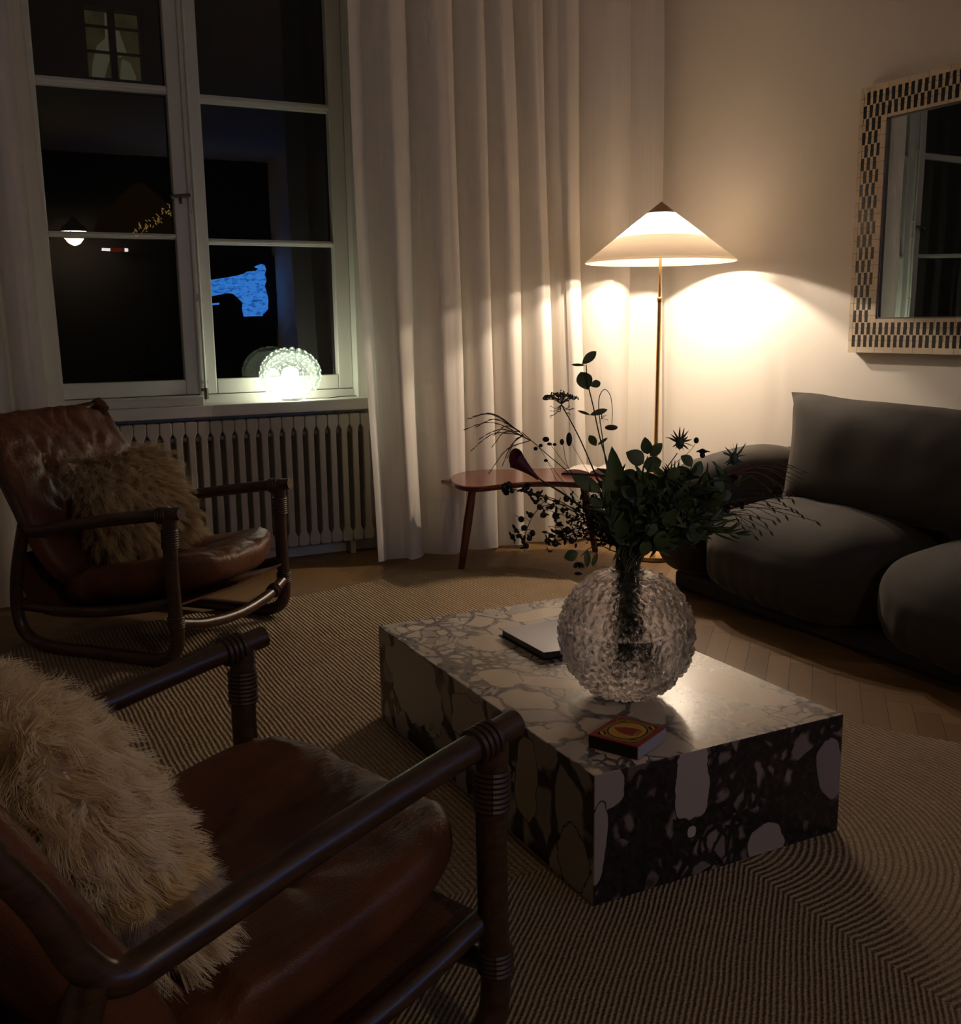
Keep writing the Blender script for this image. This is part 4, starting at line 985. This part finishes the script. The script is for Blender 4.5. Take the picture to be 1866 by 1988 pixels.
# ------------------------------------------------------------------ outdoors: facade across the street with one lit window
FY = 14.0
fa = tag(empty('apartment_building', (2.0, FY, -6)), 'dark house facade across the street with a dimly lit window', 'building')
a = at(162, 10, 1, FY); b = at(280, 158, 1, FY); wx0, wx1, wz0, wz1 = a[0], b[0], b[2], a[2]
g = G(); box(g, (-14, FY, -6), (wx0, FY+.3, 14)); box(g, (wx1, FY, -6), (18, FY+.3, 14)); box(g, (wx0, FY, -6), (wx1, FY+.3, wz0)); box(g, (wx0, FY, wz1), (wx1, FY+.3, 14))
obj('wall', g, plain('dark stucco', (.05, .046, .04), .9), fa, smooth=False)
wf = G(); mxx = .52*wx0+.48*wx1
box(wf, (mxx-.04, FY+.02, wz0), (mxx+.04, FY+.1, wz1))
for t in (.26, .62): box(wf, (wx0, FY+.03, wz0+(wz1-wz0)*(1-t)-.012), (wx1, FY+.09, wz0+(wz1-wz0)*(1-t)+.012))
wo = obj('window_frame', wf, plain('dark window frame', (.02, .018, .015), .6), fa, smooth=False)
def m_lit():
    a = M('dimly lit room'); n1 = a.noise(a.coord(), 2.6, 3); col = a.ramp(n1.outputs[0], [(.35, (.055, .045, .016)), (.6, (.11, .09, .035)), (.75, (.10, .045, .02))])
    return a.done(a.n('Emission', {'Color': col, 'Strength': .14}))
g = G(); box(g, (wx0, FY+.2, wz0), (wx1, FY+.22, wz1)); obj('pane', g, m_lit(), wo, smooth=False)
cu = G(); H = wz1-wz0; W_ = wx1-wx0
for P in ([(.40, .98), (.46, .98), (.49, .70), (.47, .4), (.30, .02), (.08, .02), (.12, .25), (.22, .50), (.38, .62)], [(.55, .80), (.62, .80), (.76, .42), (.62, .36), (.55, .45)], [(.66, .34), (.80, .30), (.90, .10), (.88, .03), (.60, .03), (.62, .2)]):
    q = [(wx0+W_*x, FY+.16, wz0+H*z) for x, z in P]; q2 = [(x, y+.02, z) for x, y, z in q]; k = len(q)
    cu.add(q+q2, [tuple(range(k)), tuple(range(2*k-1, k-1, -1))]+[(i, k+i, k+(i+1) % k, (i+1) % k) for i in range(k)])
obj('window_drape', cu, glow('backlit drape', (.85, .80, .50), .035), wo, smooth=False)

# ------------------------------------------------------------------ the room behind the camera (seen in the panes)
def mirrored(px, py, yreal): 
    p = at(px, py, 1, 2*YG-yreal); return Vector((p[0], yreal, p[2]))
pc = mirrored(143, 449, -1.7); rr = 24/FPX*(2*YG+1.7)*.9
pl = tag(empty('pendant_lamp', pc), 'white glass pendant lamp mirrored in the lower left pane', 'pendant lamp')
obj('glass_globe', lathe(G(), [(.001, -rr*1.15), (rr*.45, -rr*.95), (rr*.8, -rr*.5), (rr*.97, -rr*.02)], pc, 32), glow('opal glass', (1, .76, .48), 64), pl)
obj('added_hood', lathe(G(), [(rr*.97, -rr*.02), (rr, .05*rr), (rr*.9, rr*.35), (rr*.5, rr*.62), (rr*.3, rr*.9), (rr*.28, rr*1.15), (.001, rr*1.15)], pc, 32), plain('white enamel', (.7, .68, .62), .3), pl)  # opaque top added to keep the pendant's light off the ceiling
obj('cord', tube(G(), [pc+Vector((0, 0, rr*1.1)), Vector((pc.x, pc.y, ZC))], .004, 8), black_m, pl)
# screen: bright blue figure on black
TY = -2.12
tc = mirrored(430, 570, TY); tv = tag(empty('television', tc), 'television with a blue picture mirrored in the lower right pane', 'television')
k = (2*YG-TY)/(2*YG); 
def scr(px, py, e=0.0): q = mirrored(px, py, TY); q.y += .03+e; return q
c00, c11 = scr(352, 635), scr(535, 500)
g = G(); box(g, (min(c00.x, c11.x)-.02, TY-.03, c00.z-.02), (max(c00.x, c11.x)+.02, TY+.029, c11.z+.02)); obj('housing', g, black_m, tv, smooth=False)
P = [(352, 548), (407, 543), (440, 538), (470, 532), (478, 527), (495, 526), (500, 522), (492, 518), (504, 512), (513, 514), (516, 524), (513, 532), (517, 545), (513, 555), (520, 580), (520, 600), (511, 610), (509, 614), (472, 615), (469, 600), (470, 588), (460, 578), (452, 571), (440, 569), (425, 572), (407, 576), (352, 580)]
def m_scr():
    a = M('blue picture'); n1 = a.noise(a.n('Mapping', {'Vector': a.coord(), 'Scale': (4, 1, 9)}), 3, 6, .75); col = a.ramp(n1.outputs[0], [(.33, (.01, .03, .12)), (.42, (.02, .13, .55)), (.5, (.05, .30, 1.0)), (.62, (.06, .33, 1.0)), (.72, (.20, .42, .85))])
    return a.done(a.n('Emission', {'Color': col, 'Strength': 7.0}))
g = G(); q = [scr(x, y, .002) for x, y in P]; g.add(q, [tuple(range(len(q)))])
q = [scr(x, y, .002) for x, y in [(352, 590), (425, 588), (424, 592), (352, 595)]]; g.add(q, [(0, 1, 2, 3)])
obj('screen_picture', g, m_scr(), tv, smooth=False)
# amber hanging shade with gold sprigs, wall light
ac = mirrored(275, 425, -1.2); ah = tag(empty('hanging_lamp', ac), 'dim amber hanging shade with gold sprigs mirrored in the left middle pane', 'pendant lamp')
obj('lamp_shade', lathe(G(), [(.05, .36), (.18, .25), (.42, .02), (.5, -.12)], ac, 40), glow('amber cloth', (.5, .26, .05), .09), ah)
g = G()
for i in range(60):
    t = i/59; c = mirrored(258+80*t+rb.uniform(-6, 6), 455-55*t**1.2+rb.uniform(-8, 8), -.6); tube(g, [c, c+Vector((rb.uniform(-.03, .03), 0, rb.uniform(-.035, .035)))], .0035, 4)
obj('gold_sprig', g, glow('gilt with own glow', (1, .6, .18), 2.0), ah)  # sprigs given a glow in place of the light they would catch
wc = mirrored(224, 485, -2.05); wl = tag(empty('wall_light', wc), 'small white and red tube light mirrored in the lower left pane', 'wall light')
e0, e1, e2, e3 = mirrored(198, 484, -2.05), mirrored(214, 485, -2.05), mirrored(242, 486, -2.05), mirrored(249, 486, -2.05)
obj('lit_tube', tube(tube(G(), [e0, e1], .016, 8), [e2, e3], .02, 8), glow('tube glow', (1, .95, .9), 10), wl)
obj('cover', tube(G(), [e1, e2], .022, 8), glow('red sleeve lit', (.5, .06, .02), 1.2), wl)

# ------------------------------------------------------------------ world and render settings
w = bpy.data.worlds.new('night'); S.world = w; w.use_nodes = True
w.node_tree.nodes['Background'].inputs[0].default_value = (.006, .007, .010, 1); w.node_tree.nodes['Background'].inputs[1].default_value = .35
S.view_settings.view_transform = 'Standard'; S.view_settings.look = 'None'; S.view_settings.exposure = 0.36; S.view_settings.gamma = 1; S.view_settings.use_curve_mapping = False
cy = S.cycles
cy.use_denoising = True; cy.use_adaptive_sampling = True; cy.adaptive_threshold = .06; cy.adaptive_min_samples = 20; cy.max_bounces = 14; cy.diffuse_bounces = 5; cy.glossy_bounces = 5; cy.transmission_bounces = 12; cy.transparent_max_bounces = 24
cy.sample_clamp_indirect = 4.0; cy.caustics_reflective = False; cy.caustics_refractive = True; cy.blur_glossy = .5
for o in list(S.objects):
    if 'local' in o: del o['local']
